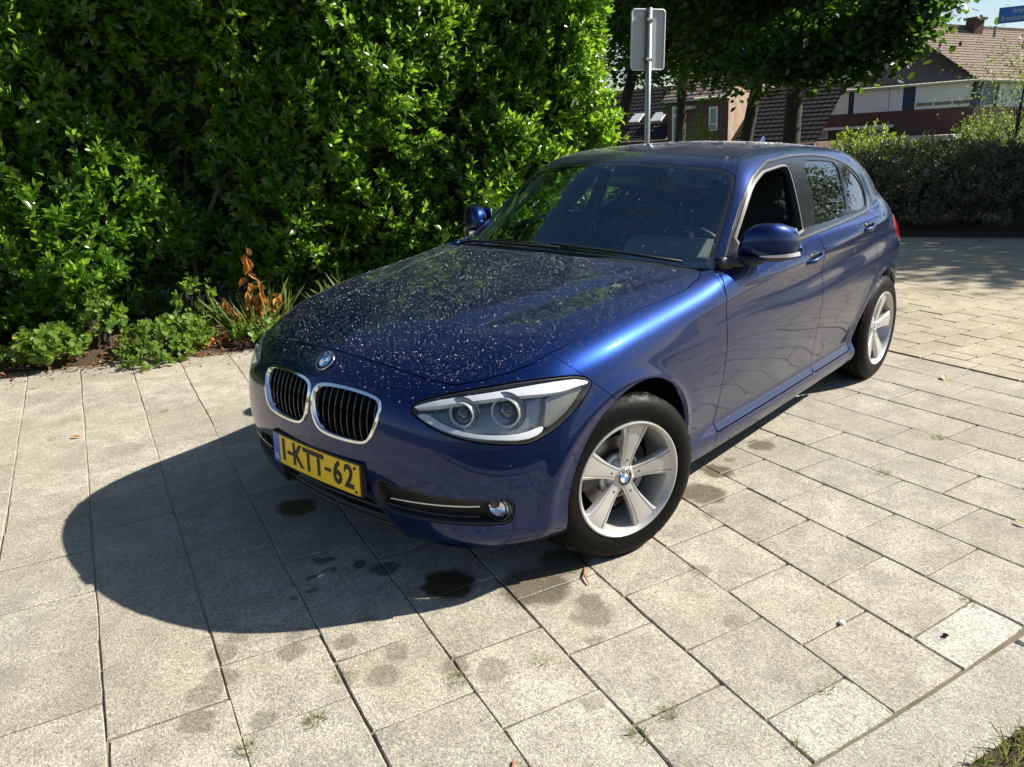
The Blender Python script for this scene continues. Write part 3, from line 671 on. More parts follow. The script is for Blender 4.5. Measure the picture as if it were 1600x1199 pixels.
# ================================================================== TREES
MAPLE=leaf_mat('maple_leaf',(.010,.024,.006),(.026,.062,.012),(.14,.30,.02),.42,.42)
def limb_pts(a,b,rg,n=6,sag=.12):
    a=np.array(a,float);b=np.array(b,float);L=np.linalg.norm(b-a);p=[a+(b-a)*i/n+rg.normal(size=3)*L*.035*(1 if 0<i<n else 0) for i in range(n+1)];return p
def tree(name,label,x,y,H,tr,cz,rad,nleaf,seed,mat,lean=(0,0),size=.15,group='trees between the hedge and the houses',tpl=T_LOBED,skirt=None,bottom=None):
    rg=np.random.default_rng(seed);z0=float(terrain_z(x,y))-.05;t=thing(name,label,'tree',(x,y,z0),0,group)
    cen=np.array([lean[0]*1.4,lean[1]*1.4,cz-z0]);rad=np.array(rad,float)
    top=np.array([lean[0],lean[1],cz-z0+rad[2]*.35]);mb=MB()
    tp=[np.array([0,0,-.1]),np.array([lean[0]*.1,lean[1]*.1,H*.2]),np.array([lean[0]*.45,lean[1]*.45,H*.45]),top*[.9,.9,.85],top];mb.tube(tp,[tr*1.25,tr,tr*.85,tr*.5,tr*.25],12);mb.build('trunk',BARK,t,smooth=True)
    K=170;u=rv(K,rg);rr=(.35+.65*rg.random(K)**.6)[:,None];cl=cen+u*rr*rad
    if bottom is not None:
        low=cl[:,2]<bottom-z0;cl[low,2]=bottom-z0+rg.random(low.sum())*.7
    if skirt is not None: cl=np.vstack([cl,np.array(skirt)-np.array([x,y,z0])])
    mb=MB()
    for i in rg.choice(len(cl),26,replace=False):
        s=.35+.5*rg.random();a=top*[1,1,s];mb.tube(limb_pts(a,cl[i]*.92+a*.08,rg),[tr*.28,tr*.24,tr*.2,tr*.15,tr*.11,tr*.07,tr*.03],6)
    mb.build('branches',BARK,t,stuff=True)
    n=nleaf;k=rg.integers(0,len(cl),n);sg=.30+.22*rg.random(len(cl));sg[K:]*=.62;c=cl[k]+rg.normal(size=(n,3))*sg[k][:,None]*[1,1,.62]
    # leaves droop in tiers
    ax=unit(rg.normal(size=(n,3))*[1,1,.55]+[0,0,-.45]);up=unit(rg.normal(size=(n,3))*.55+[0,0,1]);sz=size*(.6+.6*rg.random(n))
    leaf_obj('crown',(c,ax,up,sz),tpl,mat,t,rg);return t
tree('maple_tree','tallest dark maple, its straight trunk rising right of the aerial fin',-11.7,-3.5,6,.15,5.5,(3.3,2.55,3.2),52000,21,MAPLE,size=.115,bottom=2.65,
     skirt=[(-9.4,-2.3,2.75),(-9.3,-2.2,2.45),(-9.5,-2.6,2.4),(-9.2,-1.35,3.0),(-9.3,-1.2,2.8),(-9.5,-3.2,2.4),(-9.8,-3.4,2.25),(-9.6,-2.9,2.6),(-9.4,-1.8,2.75),(-9.3,-1.6,2.6),(-9.3,-1.1,3.3),(-9.3,-2.75,2.2),(-9.4,-1.9,2.35),(-9.3,-1.5,2.35),(-9.4,-1.15,2.45),(-9.35,-2.3,2.2),(-9.4,-1.0,2.9),(-9.6,-1.0,3.3),(-9.4,-1.3,2.6),(-9.35,-1.7,2.2)])
tree('maple_tree','slimmer dark maple with leaning trunk left of the straight one',-14.2,-5.6,6,.13,5.6,(2.9,2.8,3.1),36000,22,MAPLE,lean=(.2,.75),size=.115,bottom=2.75,skirt=[(-11.8,-4.9,2.35),(-12,-5.2,2.5),(-11.6,-4.5,2.45),(-12.2,-4.2,2.4)])
tree('maple_tree','dark maple leaning left beside the end of the laurel hedge',-12.6,-7.9,6,.13,5.4,(3.2,3.4,3.2),36000,23,MAPLE,lean=(-.3,1.0),size=.115,bottom=2.05)
tree('maple_tree','maple standing farther back between the other trunks',-17.5,-9.0,6.5,.14,6.0,(3.0,4.2,3.6),30000,25,MAPLE,size=.13,bottom=2.9)
tree('maple_tree','maple at the far right, only its branch tips in the picture',-15.6,6.2,6.5,.17,5.8,(3.4,3.2,3.0),30000,24,MAPLE,size=.115,bottom=3.2,skirt=[(-11.0,.80,2.05),(-11,.84,1.85),(-12,1.8,3.3),(-12.5,2.4,3.6),(-13,3.2,3.9)])
# ================================================================== LAUREL HEDGE
LAUREL=leaf_mat('laurel_leaf',(.042,.100,.010),(.085,.180,.016),(.36,.62,.04),.20,.42,.6)
def laurel_hedge():
    rg=np.random.default_rng(3);S0,S1,Z1=-3.4,4.98,3.75
    h=thing('laurel_hedge','tall dense glossy green laurel hedge running behind the parked car','hedge',(HP[0]-HM[0]*1.2,HP[1]-HM[1]*1.2,0))
    off=np.array([h.location.x,h.location.y,0])
    def w(s,q,z): return np.stack([HP[0]+HE[0]*s+HM[0]*q,HP[1]+HE[1]*s+HM[1]*q,z+0*s],-1)-off
    cav=[(1.33,1.55,.30,.62,.40),(1.56,.92,.14,.16,.42),(2.0,2.2,.30,.30,.22),(.85,1.9,.25,.3,.20),(2.75,1.25,.25,.35,.20),(1.2,.35,.5,.22,.30),(3.4,1.1,.25,.35,.15),(-.2,1.9,.4,.4,.2)]
    def front(s,z):
        b=-.62+.10*np.sin(s*1.9+z*1.2+.6)+.085*np.sin(s*4.1-z*2.7+1)+.06*np.sin(s*7.3+z*5.9)+.04*np.sin(s*13.1-z*9.0)
        b=b-.16*sstep(.55,.05,z)
        for a,c,ra,rz,d in cav: b=b-d*np.exp(-((s-a)/ra)**2-((z-c)/rz)**2)
        return b-.22*sstep(4.65,5.05,s)+.06*sstep(2.2,4.0,s)
    # dark sheet behind the leaves: the hedge's inner shade put into its colour
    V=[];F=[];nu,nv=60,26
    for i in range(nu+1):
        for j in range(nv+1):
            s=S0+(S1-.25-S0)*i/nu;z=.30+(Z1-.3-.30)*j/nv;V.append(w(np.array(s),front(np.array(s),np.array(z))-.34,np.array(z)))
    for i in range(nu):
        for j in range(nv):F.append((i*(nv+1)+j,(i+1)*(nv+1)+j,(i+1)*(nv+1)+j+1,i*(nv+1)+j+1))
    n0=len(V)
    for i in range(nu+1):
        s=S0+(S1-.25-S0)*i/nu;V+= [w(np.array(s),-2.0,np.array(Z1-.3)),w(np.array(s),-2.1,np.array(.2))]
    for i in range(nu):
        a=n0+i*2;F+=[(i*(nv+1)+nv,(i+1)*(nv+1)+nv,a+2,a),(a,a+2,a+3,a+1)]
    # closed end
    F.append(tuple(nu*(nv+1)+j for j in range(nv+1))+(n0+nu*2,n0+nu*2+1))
    mk('shade_core',V,F,simple('deep_hedge_shade_leaves',(.010,.018,.006),.9,vary=.5,scale=14),h,smooth=True)
    mb=MB()
    for i in range(90):
        s=S0+(S1-S0)*rg.random();p=w(np.array(s),-1.0-.3*rg.random(),np.array(0.));tip=w(np.array(s+rg.normal()*.35),float(front(np.array(s),np.array(1.5)))-.40,np.array(.5+2.6*rg.random()));mb.tube(limb_pts(p,tip,rg),[.022,.02,.016,.013,.01,.007,.004],5)
    mb.build('branches',bark_mat('laurel_bark',(.045,.035,.025),(.13,.095,.07)),h,stuff=True)
    # shoots on the face
    def face(n):
        s=S0+(S1-S0)*rg.random(n);z=.10+(Z1-.10)*rg.random(n);q=front(s,z)
        ds=(front(s+.02,z)-q)/.02;dz=(front(s,z+.02)-q)/.02
        N=np.stack([HM[0]-HE[0]*ds,HM[1]-HE[1]*ds,-dz],-1);return s,z,q,unit(N)
    s,z,q,N=face(11500);keep=rg.random(len(s))<(.45+.55*(np.sin(s*2.9+1)*np.sin(z*3.3+s)+1)/2)
    for a,c,ra,rz,d in cav: keep&=~((((s-a)/ra)**2+((z-c)/rz)**2<1.1)&(rg.random(len(s))<(.75 if d>.35 else .4)))
    s,z,q,N=s[keep],z[keep],q[keep],N[keep];P=w(s,q-.14+.05*rg.normal(size=len(s)),z)
    D_=unit(N*.75+np.array([0,0,.75])+rg.normal(size=(len(s),3))*.38)
    ln=.12+.12*rg.random(len(s));L1=shoots(P,D_,10,ln*.9,.086,T_LAUREL,rg,.85)
    # end face of the hedge (towards the road sign)
    n=1300;q2=-.75-1.3*rg.random(n);z2=.25+(Z1-.3)*rg.random(n);s2=S1-.10+.09*np.sin(z2*4+q2*5)+.07*np.sin(z2*9.1);P2=w(s2,q2,z2);D2=unit(np.array([HE[0],HE[1],.6])+HM.tolist()[0]*0+rg.normal(size=(n,3))*.45)
    L2=shoots(P2,D2,9,.12+.12*rg.random(n),.086,T_LAUREL,rg,.85)
    # deeper leaves in shade
    n=15000;s3,z3,q3,N3=face(n);P3=w(s3,q3-.12-.34*rg.random(n)**1.3,z3);L3=(P3,unit(rg.normal(size=(n,3))+[0,0,-.1]),unit(rg.normal(size=(n,3))*.6+[0,0,1]),.07+.05*rg.random(n))
    # top
    n=1200;s4=S0+(S1-S0)*rg.random(n);q4=-.7-1.2*rg.random(n);P4=w(s4,q4,Z1-.1+.12*np.sin(s4*5)*np.sin(q4*6)+0*s4);L4=shoots(P4,unit(np.array([0,0,1.])+rg.normal(size=(n,3))*.4),9,.2*np.ones(n),.098,T_LAUREL,rg,.85)
    c=np.vstack([L1[0],L2[0],L3[0],L4[0]]);a=np.vstack([L1[1],L2[1],L3[1],L4[1]]);u=np.vstack([L1[2],L2[2],L3[2],L4[2]]);z_=np.concatenate([L1[3],L2[3],L3[3],L4[3]])
    # the nearest leaves in view are parts of their own
    cw=np.array([2.2156,2.266,1.5366])-off;d=np.linalg.norm(c-cw,axis=1);n1=len(L1[0]);rel=c+off
    az=np.degrees(np.arctan2(rel[:,1]-2.266,rel[:,0]-2.2156));ok=(np.arange(len(c))<n1)&(az<-109)|(np.arange(len(c))<n1)&False
    ok=(np.arange(len(c))<n1)&(az>-149)&(az<-107.5)&(rel[:,2]>.75);idx=np.where(ok)[0];idx=idx[np.argsort(d[idx])[:300]]
    T,Ft=T_LAUREL;T=T*[1,1.2,1];me=mesh('leaf',T,Ft,smooth=True,attrs={'shade':np.full(len(T),.55)});me.materials.append(LAUREL)
    for i in idx:
        x=unit(a[i]);y=unit(np.cross(u[i],x));zz=np.cross(x,y);o=bpy.data.objects.new('leaf',me);link(o,h);o.matrix_local=Matrix(((x[0],y[0],zz[0],c[i][0]),(x[1],y[1],zz[1],c[i][1]),(x[2],y[2],zz[2],c[i][2]),(0,0,0,1)))@Matrix.Scale(float(z_[i]),4)
    m=np.ones(len(c),bool);m[idx]=False;leaf_obj('foliage',(c[m],a[m],u[m],z_[m]),T_LAUREL,LAUREL,h,rg,wid=1.2)
    print('hedge leaves',len(c))
    return h
laurel_hedge()
V=[];F=[]
_bl=[(-8.35,-3.2),(-8.75,-1.5),(-9.0,-.75),(-9.35,0.0),(-9.72,.75),(-9.95,1.7),(-10.2,3.4)]
for x,y in _bl: V+=[(x-.05,y,.0),(x-.3,y-.05,.06),(x-1.6,y-.3,.10),(x-5.5,y-1.2,-.05)]
for i in range(len(_bl)-1):
    for k in range(3):F.append((i*4+k,i*4+4+k,i*4+5+k,i*4+1+k))
struct(mk('shrub_bed',V,F,SOIL,smooth=True))
# ================================================================== SHRUB ROW BEYOND THE FORECOURT
def shrub(name,label,x,y,h,r,n,seed,mat,leaf=.05,cat='shrub',group=None,tpl=T_SMALL,nl=7,twig=.14,z0=0,flowers=0,oval=1.0):
    rg=np.random.default_rng(seed);t=thing(name,label,cat,(x,y,z0),0,group);u=rv(n,rg);u[:,2]=np.abs(u[:,2])*1.25-.42;u=unit(u)
    lump=1+.12*np.sin(u[:,0]*7+seed)*np.sin(u[:,1]*6)+.10*np.sin(u[:,2]*9+u[:,0]*4+seed*2);rad=np.array([r,r*oval,h*.62])
    rr=(.55+.45*rg.random(n)**.5)*lump;P=u*rad*rr[:,None]+[0,0,h*.42];P[:,2]=np.maximum(P[:,2],.03)
    L=shoots(P,unit(u+[0,0,.7]+rg.normal(size=(n,3))*.35),nl,twig,leaf,tpl,rg,.8);leaf_obj('foliage',L,tpl,mat,t,rg)
    mb=MB()
    for i in range(12):
        a=rg.random()*6.28;mb.tube(limb_pts((.05*math.cos(a),.05*math.sin(a),-.02),(r*.6*math.cos(a),r*.6*math.sin(a),h*.75),rg,5),[.014,.012,.010,.008,.006,.004],5)
    mb.build('stems',BARK,t,stuff=True)
    if flowers:
        k=np.where((u[:,0]>.1)&(u[:,2]>-.05))[0];k=rg.choice(k,flowers);Pf=P[k]*[1.04,1.04,1.04]
        for p in Pf:
            m=16;c=p+rg.normal(size=(m,3))*[.022,.022,.03];V,F=leaves(c,rv(m,rg),rv(m,rg),.022+.01*rg.random(m),T_SMALL,1.6);mk('flower_spike',V,F,FLOWER,t)
    return t
SHRUBM=leaf_mat('dark_shrub_leaf',(.07,.085,.045),(.14,.15,.085),(.13,.19,.05),.45,.3,.4,(.30,.15,.14))
FLOWER=simple('mauve_petal',(.24,.12,.34),.7,vary=.3,scale=40)
BRIGHT=leaf_mat('lime_green_leaf',(.09,.16,.018),(.17,.27,.03),(.38,.52,.05),.45,.4,.4)
OLIVEM=leaf_mat('fresh_green_leaf',(.06,.11,.015),(.11,.18,.025),(.28,.40,.05),.45,.4,.4)
_row=[((-9.35,-1.75),.95,'mauve-flowered dark shrub nearest the back of the car',0),((-9.75,-.98),1.06,'dark shrub with a few mauve blooms, second from the car',7),((-10.15,-.22),1.10,'dark shrub with most mauve flower spikes, middle of the row',12),((-10.45,.58),1.12,'dense dark shrub with reddish leaves beside the lamp post',8),((-10.65,1.42),1.12,'dark shrub at the right edge of the picture',5),((-10.8,2.3),1.1,'rightmost dark shrub of the row past the picture edge',1)]
for i,((x,y),h,lab,fl_) in enumerate(_row): shrub('flowering_shrub',lab,x,y,h,.78,2700,40+i,SHRUBM,.055,'shrub','dark flowering shrubs edging the forecourt',flowers=fl_)
shrub('lime_shrub','bright lime green bush showing just above the rear of the car roof',-11.0,-2.05,1.22,.55,700,60,BRIGHT,.07,group='light green bushes behind the dark shrub row')
shrub('lime_shrub','bright lime green bush rising over the dark shrubs',-11.3,-1.72,1.14,.55,700,61,BRIGHT,.07,group='light green bushes behind the dark shrub row')
shrub('conifer','small bright yellow-green conifer peeking over the car roof',-9.3,-4.0,1.42,.34,650,62,BRIGHT,.05,z0=0)
shrub('green_shrub','rounded fresh green bush in front of the corner house',-16.8,-1.35,1.45,.85,1000,63,OLIVEM,.08,z0=-.10)
t=tree('willow_sapling','thin pale sapling at the right edge before the white panels',-14.6,-.62,3.0,.03,2.05,(.55,.55,.62),1500,64,OLIVEM,size=.07,group=None,tpl=T_SMALL)
# ================================================================== ROAD SIGN, LAMP POST, STREET NAME
GALV=simple('galvanised_steel',(.34,.36,.36),.42,.75,vary=.15,scale=12);SIGNBACK=simple('grey_sign_back',(.42,.44,.46),.5,.1,vary=.06,scale=5)
sg=thing('road_sign','back of a grey rectangular road sign on a galvanised post','sign',(-5.78,-2.72,0),math.radians(60))
mb=MB();mb.tube([(0,0,-.1),(-.012,.0,1.4),(-.032,.0,2.72)],.030,14);mb.build('post',GALV,sg,smooth=True)
mb=MB();mb.box((-.062,-.195,2.10),(-.056,.195,2.70));pl_=mb.build('sign_plate',SIGNBACK,sg)
pp=[];hw_,zc_,hh_,rc=.20,2.40,.305,.035
for cx,cz,a0 in((hw_-rc,zc_+hh_-rc,0),(-hw_+rc,zc_+hh_-rc,90),(-hw_+rc,zc_-hh_+rc,180),(hw_-rc,zc_-hh_+rc,270)):
    for k in range(5):
        a=math.radians(a0+90*k/4);pp.append((-.052,cx+rc*math.cos(a),cz+rc*math.sin(a)))
mb=MB();mb.tube(pp+[pp[0]],.011,6,False);mb.build('rim',simple('white_sign_rim',(.60,.62,.62),.4,.2),pl_,smooth=True)
for z in(2.20,2.60):
    mb=MB();mb.box((-.058,-.045,z-.014),(.008,.045,z+.014),.004);mb.build('clamp',GALV,sg)
lp=thing('lamp_post','slim grey-blue lamp post at the right edge behind the dark shrubs','lamp post',(-11.00,.27,0))
mb=MB();mb.tube([(0,0,-.1),(0,0,1.2),(0,0,5.4)],[.075,.055,.045],14);mb.build('post',simple('blue_grey_paint',(.20,.25,.30),.45,.2,vary=.1),lp,smooth=True)
mb=MB();mb.tube([(0,0,5.35),(.15,-.05,5.5),(.5,-.1,5.55)],.03,8);mb.build('arm',GALV,lp,smooth=True)
mb=MB();mb.box((.35,-.22,5.5),(.95,.02,5.62),.03);mb.build('lantern',GREYM,lp)
SB=simple('street_sign_blue',(.02,.17,.62),.35,vary=.04)
ss=thing('street_name_sign','blue street name plate with white lettering at the top right','sign',(-10.95,-.12,0))
_x=np.array([-.18,.98,.028]);_x/=np.linalg.norm(_x);_z=np.array([0,-.028,1.]);_y=np.cross(_z,_x);_z=np.cross(_x,_y)
RS=np.array([_x,_z,-_y]).T*.74;TS=np.array([-.02,.06,2.79])
mb=MB();mb.box((-.50+.0,-.135,-.008),(.60,.135,.008));V=np.concatenate(mb.V)@RS.T+TS;pn=mk('name_plate',V,mb.F,SB,ss)
mb=MB()
for a,b in(((-.49,.118,.0085),(.59,.126,.011)),((-.49,-.126,.0085),(.59,-.118,.011)),((-.49,-.126,.0085),(-.482,.126,.011)),((.582,-.126,.0085),(.59,.126,.011))): mb.box(a,b)
V=np.concatenate(mb.V)@RS.T+TS;mk('name_plate_border',V,mb.F,SB,pn)
text_mesh('lettering','Arend',.125,WHITEB,pn,(RS,TS+RS@np.array([-.17,.058,.012])),.002,.78)
text_mesh('lettering','Brinkmanre',.125,WHITEB,pn,(RS,TS+RS@np.array([-.455,-.058,.012])),.002,.70,align='LEFT')
mb=MB();mb.tube([(-.30,-.33,2.52),(-.30,-.33,2.66)],.018,8);V=np.concatenate(mb.V);V[:,0]+=.30;V[:,1]+=.0;mk('bracket',V,mb.F,GALV,ss)
mb=MB();mb.box((-.03,.36,2.70),(.01,.42,2.86));mb.build('clamp',GALV,ss)
# ================================================================== THE CAR
def paint_mat():
    g=NT_('blue_metallic_paint');p=g.obj()
    v=g.n('ShaderNodeTexVoronoi',{'Vector':p,'Scale':900.0});fl=g.noise(p,6,2)
    geo=g.n('ShaderNodeNewGeometry')
    flake=g.bump(v.outputs['Distance'],.00025,.25)
    col=g.mix(fl,(.0001,.0120,.084,1),(.0002,.0155,.102,1))
    dirt=g.noise(p,14,5,.65)
    return g.end(g.bsdf(col,.36,.88,flake,.2,coat=.82,coatr=g.mr(dirt,.35,.7,.015,.06)))
PAINT=paint_mat()
BLACKG=simple('gloss_black_trim',(.012,.012,.014),.18,vary=.1,coat=.3)
BLACKP=simple('black_plastic',(.014,.014,.015),.5,vary=.2,scale=60)
DARKIN=simple('dark_cabin_trim',(.012,.0125,.014),.75,vary=.15)
SEATM=simple('anthracite_seat_cloth',(.035,.036,.038),.9,vary=.3,scale=150,bump=.002)
GREYIN=simple('grey_cabin_plastic',(.11,.11,.105),.7)
CHROME=simple('chrome',(.82,.82,.83),.08,1.0,vary=.02)
SILVER=simple('satin_silver',(.62,.62,.63),.3,.85,vary=.04)
ALU=simple('painted_alloy',(.50,.49,.475),.33,.45,vary=.05,coat=.25)
STEEL=simple('brake_disc_steel',(.30,.28,.26),.35,.9,vary=.2,scale=90)
UNDER=simple('underbody_black',(.006,.006,.006),.95,spec=.1)
def thin_glass(name,tint,rough=.0,refl=(1,1,1),base=.04,edge=1.5):
    # thin sheet: same reflectance from both sides (Schlick on |cos|)
    g=NT_(name);ge=g.n('ShaderNodeNewGeometry');dt=g.n('ShaderNodeVectorMath',operation='DOT_PRODUCT');g.set(dt,0,ge.outputs['Incoming']);g.set(dt,1,ge.outputs['Normal'])
    c_=g.math('SUBTRACT',1.0,g.math('ABSOLUTE',dt.outputs['Value']));f=g.math('ADD',g.math('MULTIPLY',g.math('POWER',c_,5.0),1-base),base,clamp=True)
    tr=g.n('ShaderNodeBsdfTransparent',{'Color':(*tint,1)});gl=g.n('ShaderNodeBsdfGlossy',{'Color':(*refl,1),'Roughness':rough})
    m=g.n('ShaderNodeMixShader');g.set(m,0,f);g.set(m,1,tr);g.set(m,2,gl);return g.end(m.outputs[0])
WSGLASS=thin_glass('green_tinted_windscreen',(.66,.82,.74),.0,(.62,.84,1.0),base=.13)
SIDEGLASS=thin_glass('tinted_side_glass',(.42,.52,.48),.0,base=.24)
LENSG=thin_glass('clear_lamp_cover',(.93,.94,.95),.02,base=.055)
def drop_mat():
    g=NT_('water_drop');fr=g.n('ShaderNodeFresnel',{'IOR':1.4})
    tr=g.n('ShaderNodeBsdfTransparent',{'Color':(.96,.97,.98,1)});gl=g.n('ShaderNodeBsdfGlossy',{'Color':(1,1,1,1),'Roughness':.20})
    df=g.n('ShaderNodeBsdfTranslucent',{'Color':(.95,.96,1,1)});d2=g.n('ShaderNodeBsdfDiffuse',{'Color':(.95,.96,1,1)});a=g.n('ShaderNodeAddShader');g.set(a,0,df);g.set(a,1,d2)
    m0=g.n('ShaderNodeMixShader');g.set(m0,0,.12);g.set(m0,1,tr);g.set(m0,2,a)  # some white mixed into the clear water, standing in for its sunlit glints
    m=g.n('ShaderNodeMixShader');g.set(m,0,g.math('ADD',fr.outputs[0],.10,clamp=True));g.set(m,1,m0);g.set(m,2,gl);return g.end(m.outputs[0])
DROP=drop_mat()
def tyre_mat():
    g=NT_('wet_tyre_rubber');p=g.obj();n=g.noise(p,30,4);c=g.mix(n,(.003,.003,.003,1),(.008,.0075,.007,1))
    return g.end(g.bsdf(c,g.mr(n,.35,.65,.42,.6),0,g.bump(n,.0008),.10))
TYRE=tyre_mat()

def clip(M,f):
    P,F=M
    if len(F)==0:return M
    s=f>0;c=s[F].sum(1);keep=F[c==3];mix=F[(c==1)|(c==2)]
    newP=[P];newF=[keep]
    if len(mix):
        # rotate so the odd vertex is first
        sm=s[mix];odd1=(sm.sum(1)==1);k=np.where(odd1,sm.argmax(1),(~sm).argmax(1))
        r=np.arange(len(mix));a=mix[r,k];b=mix[r,(k+1)%3];d=mix[r,(k+2)%3]
        def edge(i,j):
            lo=np.minimum(i,j);hi=np.maximum(i,j);return lo.astype(np.int64)*len(P)+hi
        e1=edge(a,b);e2=edge(a,d);ue,inv=np.unique(np.r_[e1,e2],return_inverse=True)
        i=ue//len(P);j=ue%len(P);w=(f[i]/(f[i]-f[j]))[:,None];newP.append(P[i]*(1-w)+P[j]*w)
        i1=inv[:len(a)]+len(P);i2=inv[len(a):]+len(P)
        newF.append(np.c_[a,i1,i2][odd1]);o=~odd1
        newF.append(np.c_[i1,b,d][o]);newF.append(np.c_[i1,d,i2][o])
    P2=np.vstack(newP);F2=np.vstack(newF);u,inv=np.unique(F2,return_inverse=True)
    return P2[u],inv.reshape(F2.shape)
def split(M,fn,gap=.004):
    f=fn(M[0]);return clip(M,f-gap/2),clip(M,-f-gap/2)
def boundary(F):
    e=np.vstack([F[:,[0,1]],F[:,[1,2]],F[:,[2,0]]]);k=np.sort(e,1);key=k[:,0].astype(np.int64)*10**7+k[:,1]
    u,inv,cn=np.unique(key,return_inverse=True,return_counts=True);return e[cn[inv]==1]
def piece(M,name,mat,parent,depth=.016,shift=0,both=None,mirror=False,stuff=False):
    """mesh object from patch M, with an inward edge return; mirror=True -> also join the right-hand half"""
    P,F=M
    if len(F)==0: return None
    pos=P[:,:3]+P[:,3:6]*shift;nr=P[:,3:6]/np.linalg.norm(P[:,3:6],axis=1)[:,None]
    V=[pos];N=[nr];FF=[F]
    if depth:
        e=boundary(F);e=e[~((np.abs(P[e[:,0],1])<2e-4)&(np.abs(P[e[:,1],1])<2e-4))]
        a,b=e[:,0],e[:,1];pa,pb=pos[a],pos[b];qa,qb=pa-nr[a]*depth,pb-nr[b]*depth
        fn=np.cross(pb-pa,qa-pa);fn=-fn/(np.linalg.norm(fn,axis=1)[:,None]+1e-12)
        n0=len(pos);k=len(e);V+= [pa,pb,qa,qb]
        na=fn*.8+nr[a]*.6;N+=[na,na,fn,fn]
        i=np.arange(k);FF+=[np.c_[n0+i,n0+2*k+i,n0+k+i],np.c_[n0+k+i,n0+2*k+i,n0+3*k+i]]
    V=np.vstack(V);N=np.vstack(N);F=np.vstack(FF)
    def mir(V,N,F): return V*[1,-1,1],N*[1,-1,1],F[:,::-1]
    out=[]
    if mirror:
        V2,N2,F2=mir(V,N,F);out.append(mk(name,np.vstack([V,V2]),np.vstack([F,F2+len(V)]),mat,parent,nrm=np.vstack([N,N2]),stuff=stuff))
    else:
        out.append(mk(name,V,F,mat,parent,nrm=N,stuff=stuff))
        if both: V2,N2,F2=mir(V,N,F);out.append(mk(name,V2,F2,mat,parent if both is True else both,nrm=N2,stuff=stuff))
    return out
def grid_patch(G3,ts=None,flip=False):
    n,m=G3.shape[:2];du=np.gradient(G3,axis=0);dv=np.gradient(G3,axis=1);nr=np.cross(du,dv);nr/=np.linalg.norm(nr,axis=2)[...,None]+1e-12
    if flip:nr=-nr
    i=np.arange(n*m).reshape(n,m);a,b,c,d=i[:-1,:-1].ravel(),i[1:,:-1].ravel(),i[1:,1:].ravel(),i[:-1,1:].ravel()
    F=np.vstack([np.c_[a,b,c],np.c_[a,c,d]])
    if flip:F=F[:,::-1]
    t=np.repeat(ts,m) if ts is not None else np.zeros(n*m)
    return np.c_[G3.reshape(-1,3),nr.reshape(-1,3),t],F
_ts=np.r_[np.linspace(0,2.15,400),np.linspace(2.157,4.2,250),np.linspace(4.21,TL,110)]
_ph=np.radians(np.linspace(-58,106,215))
_B=belt(_ts,_ph);_B[0,:,1]=0;_B[-1,:,1]=0
BELT=grid_patch(_B,_ts)
# orient outward
_k=BELT[0];_chk=(_k[:,4]*np.sign(_k[:,1])).mean()
if _chk<0: BELT=(np.c_[_k[:,:3],-_k[:,3:6],_k[:,6]],BELT[1][:,::-1])
_e=np.abs(BELT[0][:,1])<1e-5;BELT[0][_e,4]=0
_xs=np.r_[np.linspace(.67,-.50,150),np.linspace(-.508,-3.2,250),np.linspace(-3.206,-3.555,70)]
_T=topmesh(_xs,np.linspace(0,.80,110))
TOP=grid_patch(_T)
if TOP[0][:,5].mean()<0: TOP=(np.c_[TOP[0][:,:3],-TOP[0][:,3:6],TOP[0][:,6]],TOP[1][:,::-1])
_e=np.abs(TOP[0][:,1])<1e-5;TOP[0][_e,4]=0
# ---- outlines (metres)
def half(P): P=np.array(P,float);return P
BON=np.array([(-.53,-.2),(-.53,0),(-.528,.2),(-.553,.4),(-.605,.60),(-.655,.728),(-.640,.752),(-.589,.770),(-.476,.777),(-.254,.756),(-.012,.736),(.227,.716),(.36,.690),(.44,.650),(.51,.600),(.565,.540),(.597,.44),(.612,.32),(.621,.2),(.626,.06),(.627,-.2)])
WS=np.array([(-.600,-.2),(-.600,.0),(-.604,.2),(-.628,.40),(-.672,.58),(-.712,.70),(-.728,.738),(-.75,.738),(-.86,.705),(-1.023,.658),(-1.17,.620),(-1.215,.600),(-1.232,.575),(-1.232,.53),(-1.195,.381),(-1.160,.2),(-1.148,0),(-1.148,-.2)])
TOPP=np.array([(-.600,-.2),(-.600,.0),(-.604,.2),(-.628,.40),(-.672,.58),(-.712,.70),(-.728,.738),(-.75,.738),(-.86,.705),(-1.023,.658),(-1.17,.620),(-1.235,.590),(-1.32,.552),(-1.45,.530),(-1.656,.516),(-1.907,.507),(-2.4,.50),(-2.9,.50),(-3.2,.50),(-3.6,.46),(-3.6,-.2)])
COWL=np.array([(-.50,-.2),(-.50,.2),(-.53,.4),(-.58,.6),(-.645,.745),(-.69,.768),(-.722,.755),(-.722,.72),(-.672,.58),(-.628,.40),(-.604,.2),(-.600,-.2)])
HL=chaikin([(.452,.680),(.480,.708),(.560,.727),(.623,.738),(.803,.756),(.958,.762),(1.070,.757),(1.118,.746),(1.150,.724),(1.118,.692),(1.054,.645),(.995,.612),(.944,.592),(.898,.577),(.856,.572),(.763,.584),(.674,.598),(.587,.620),(.514,.648)],2)
KID=chaikin([(.008,.625),(.006,.672),(.020,.698),(.060,.709),(.15,.713),(.235,.711),(.295,.706),(.334,.697),(.348,.672),(.342,.635),(.325,.592),(.305,.556),(.278,.540),(.225,.534),(.15,.533),(.085,.536),(.045,.548),(.020,.578)],2)
FOG=chaikin([(.318,.428),(.42,.413),(.51,.406),(.63,.402),(.77,.392),(.806,.386),(.817,.368),(.816,.325),(.800,.300),(.74,.297),(.687,.300),(.544,.298),(.42,.288),(.340,.288),(.296,.318),(.290,.385)],2)
LOW=chaikin([(-.3,.345),(.22,.345),(.285,.335),(.325,.285),(.352,.230),(.38,.20),(.40,.172),(-.3,.172)],1)
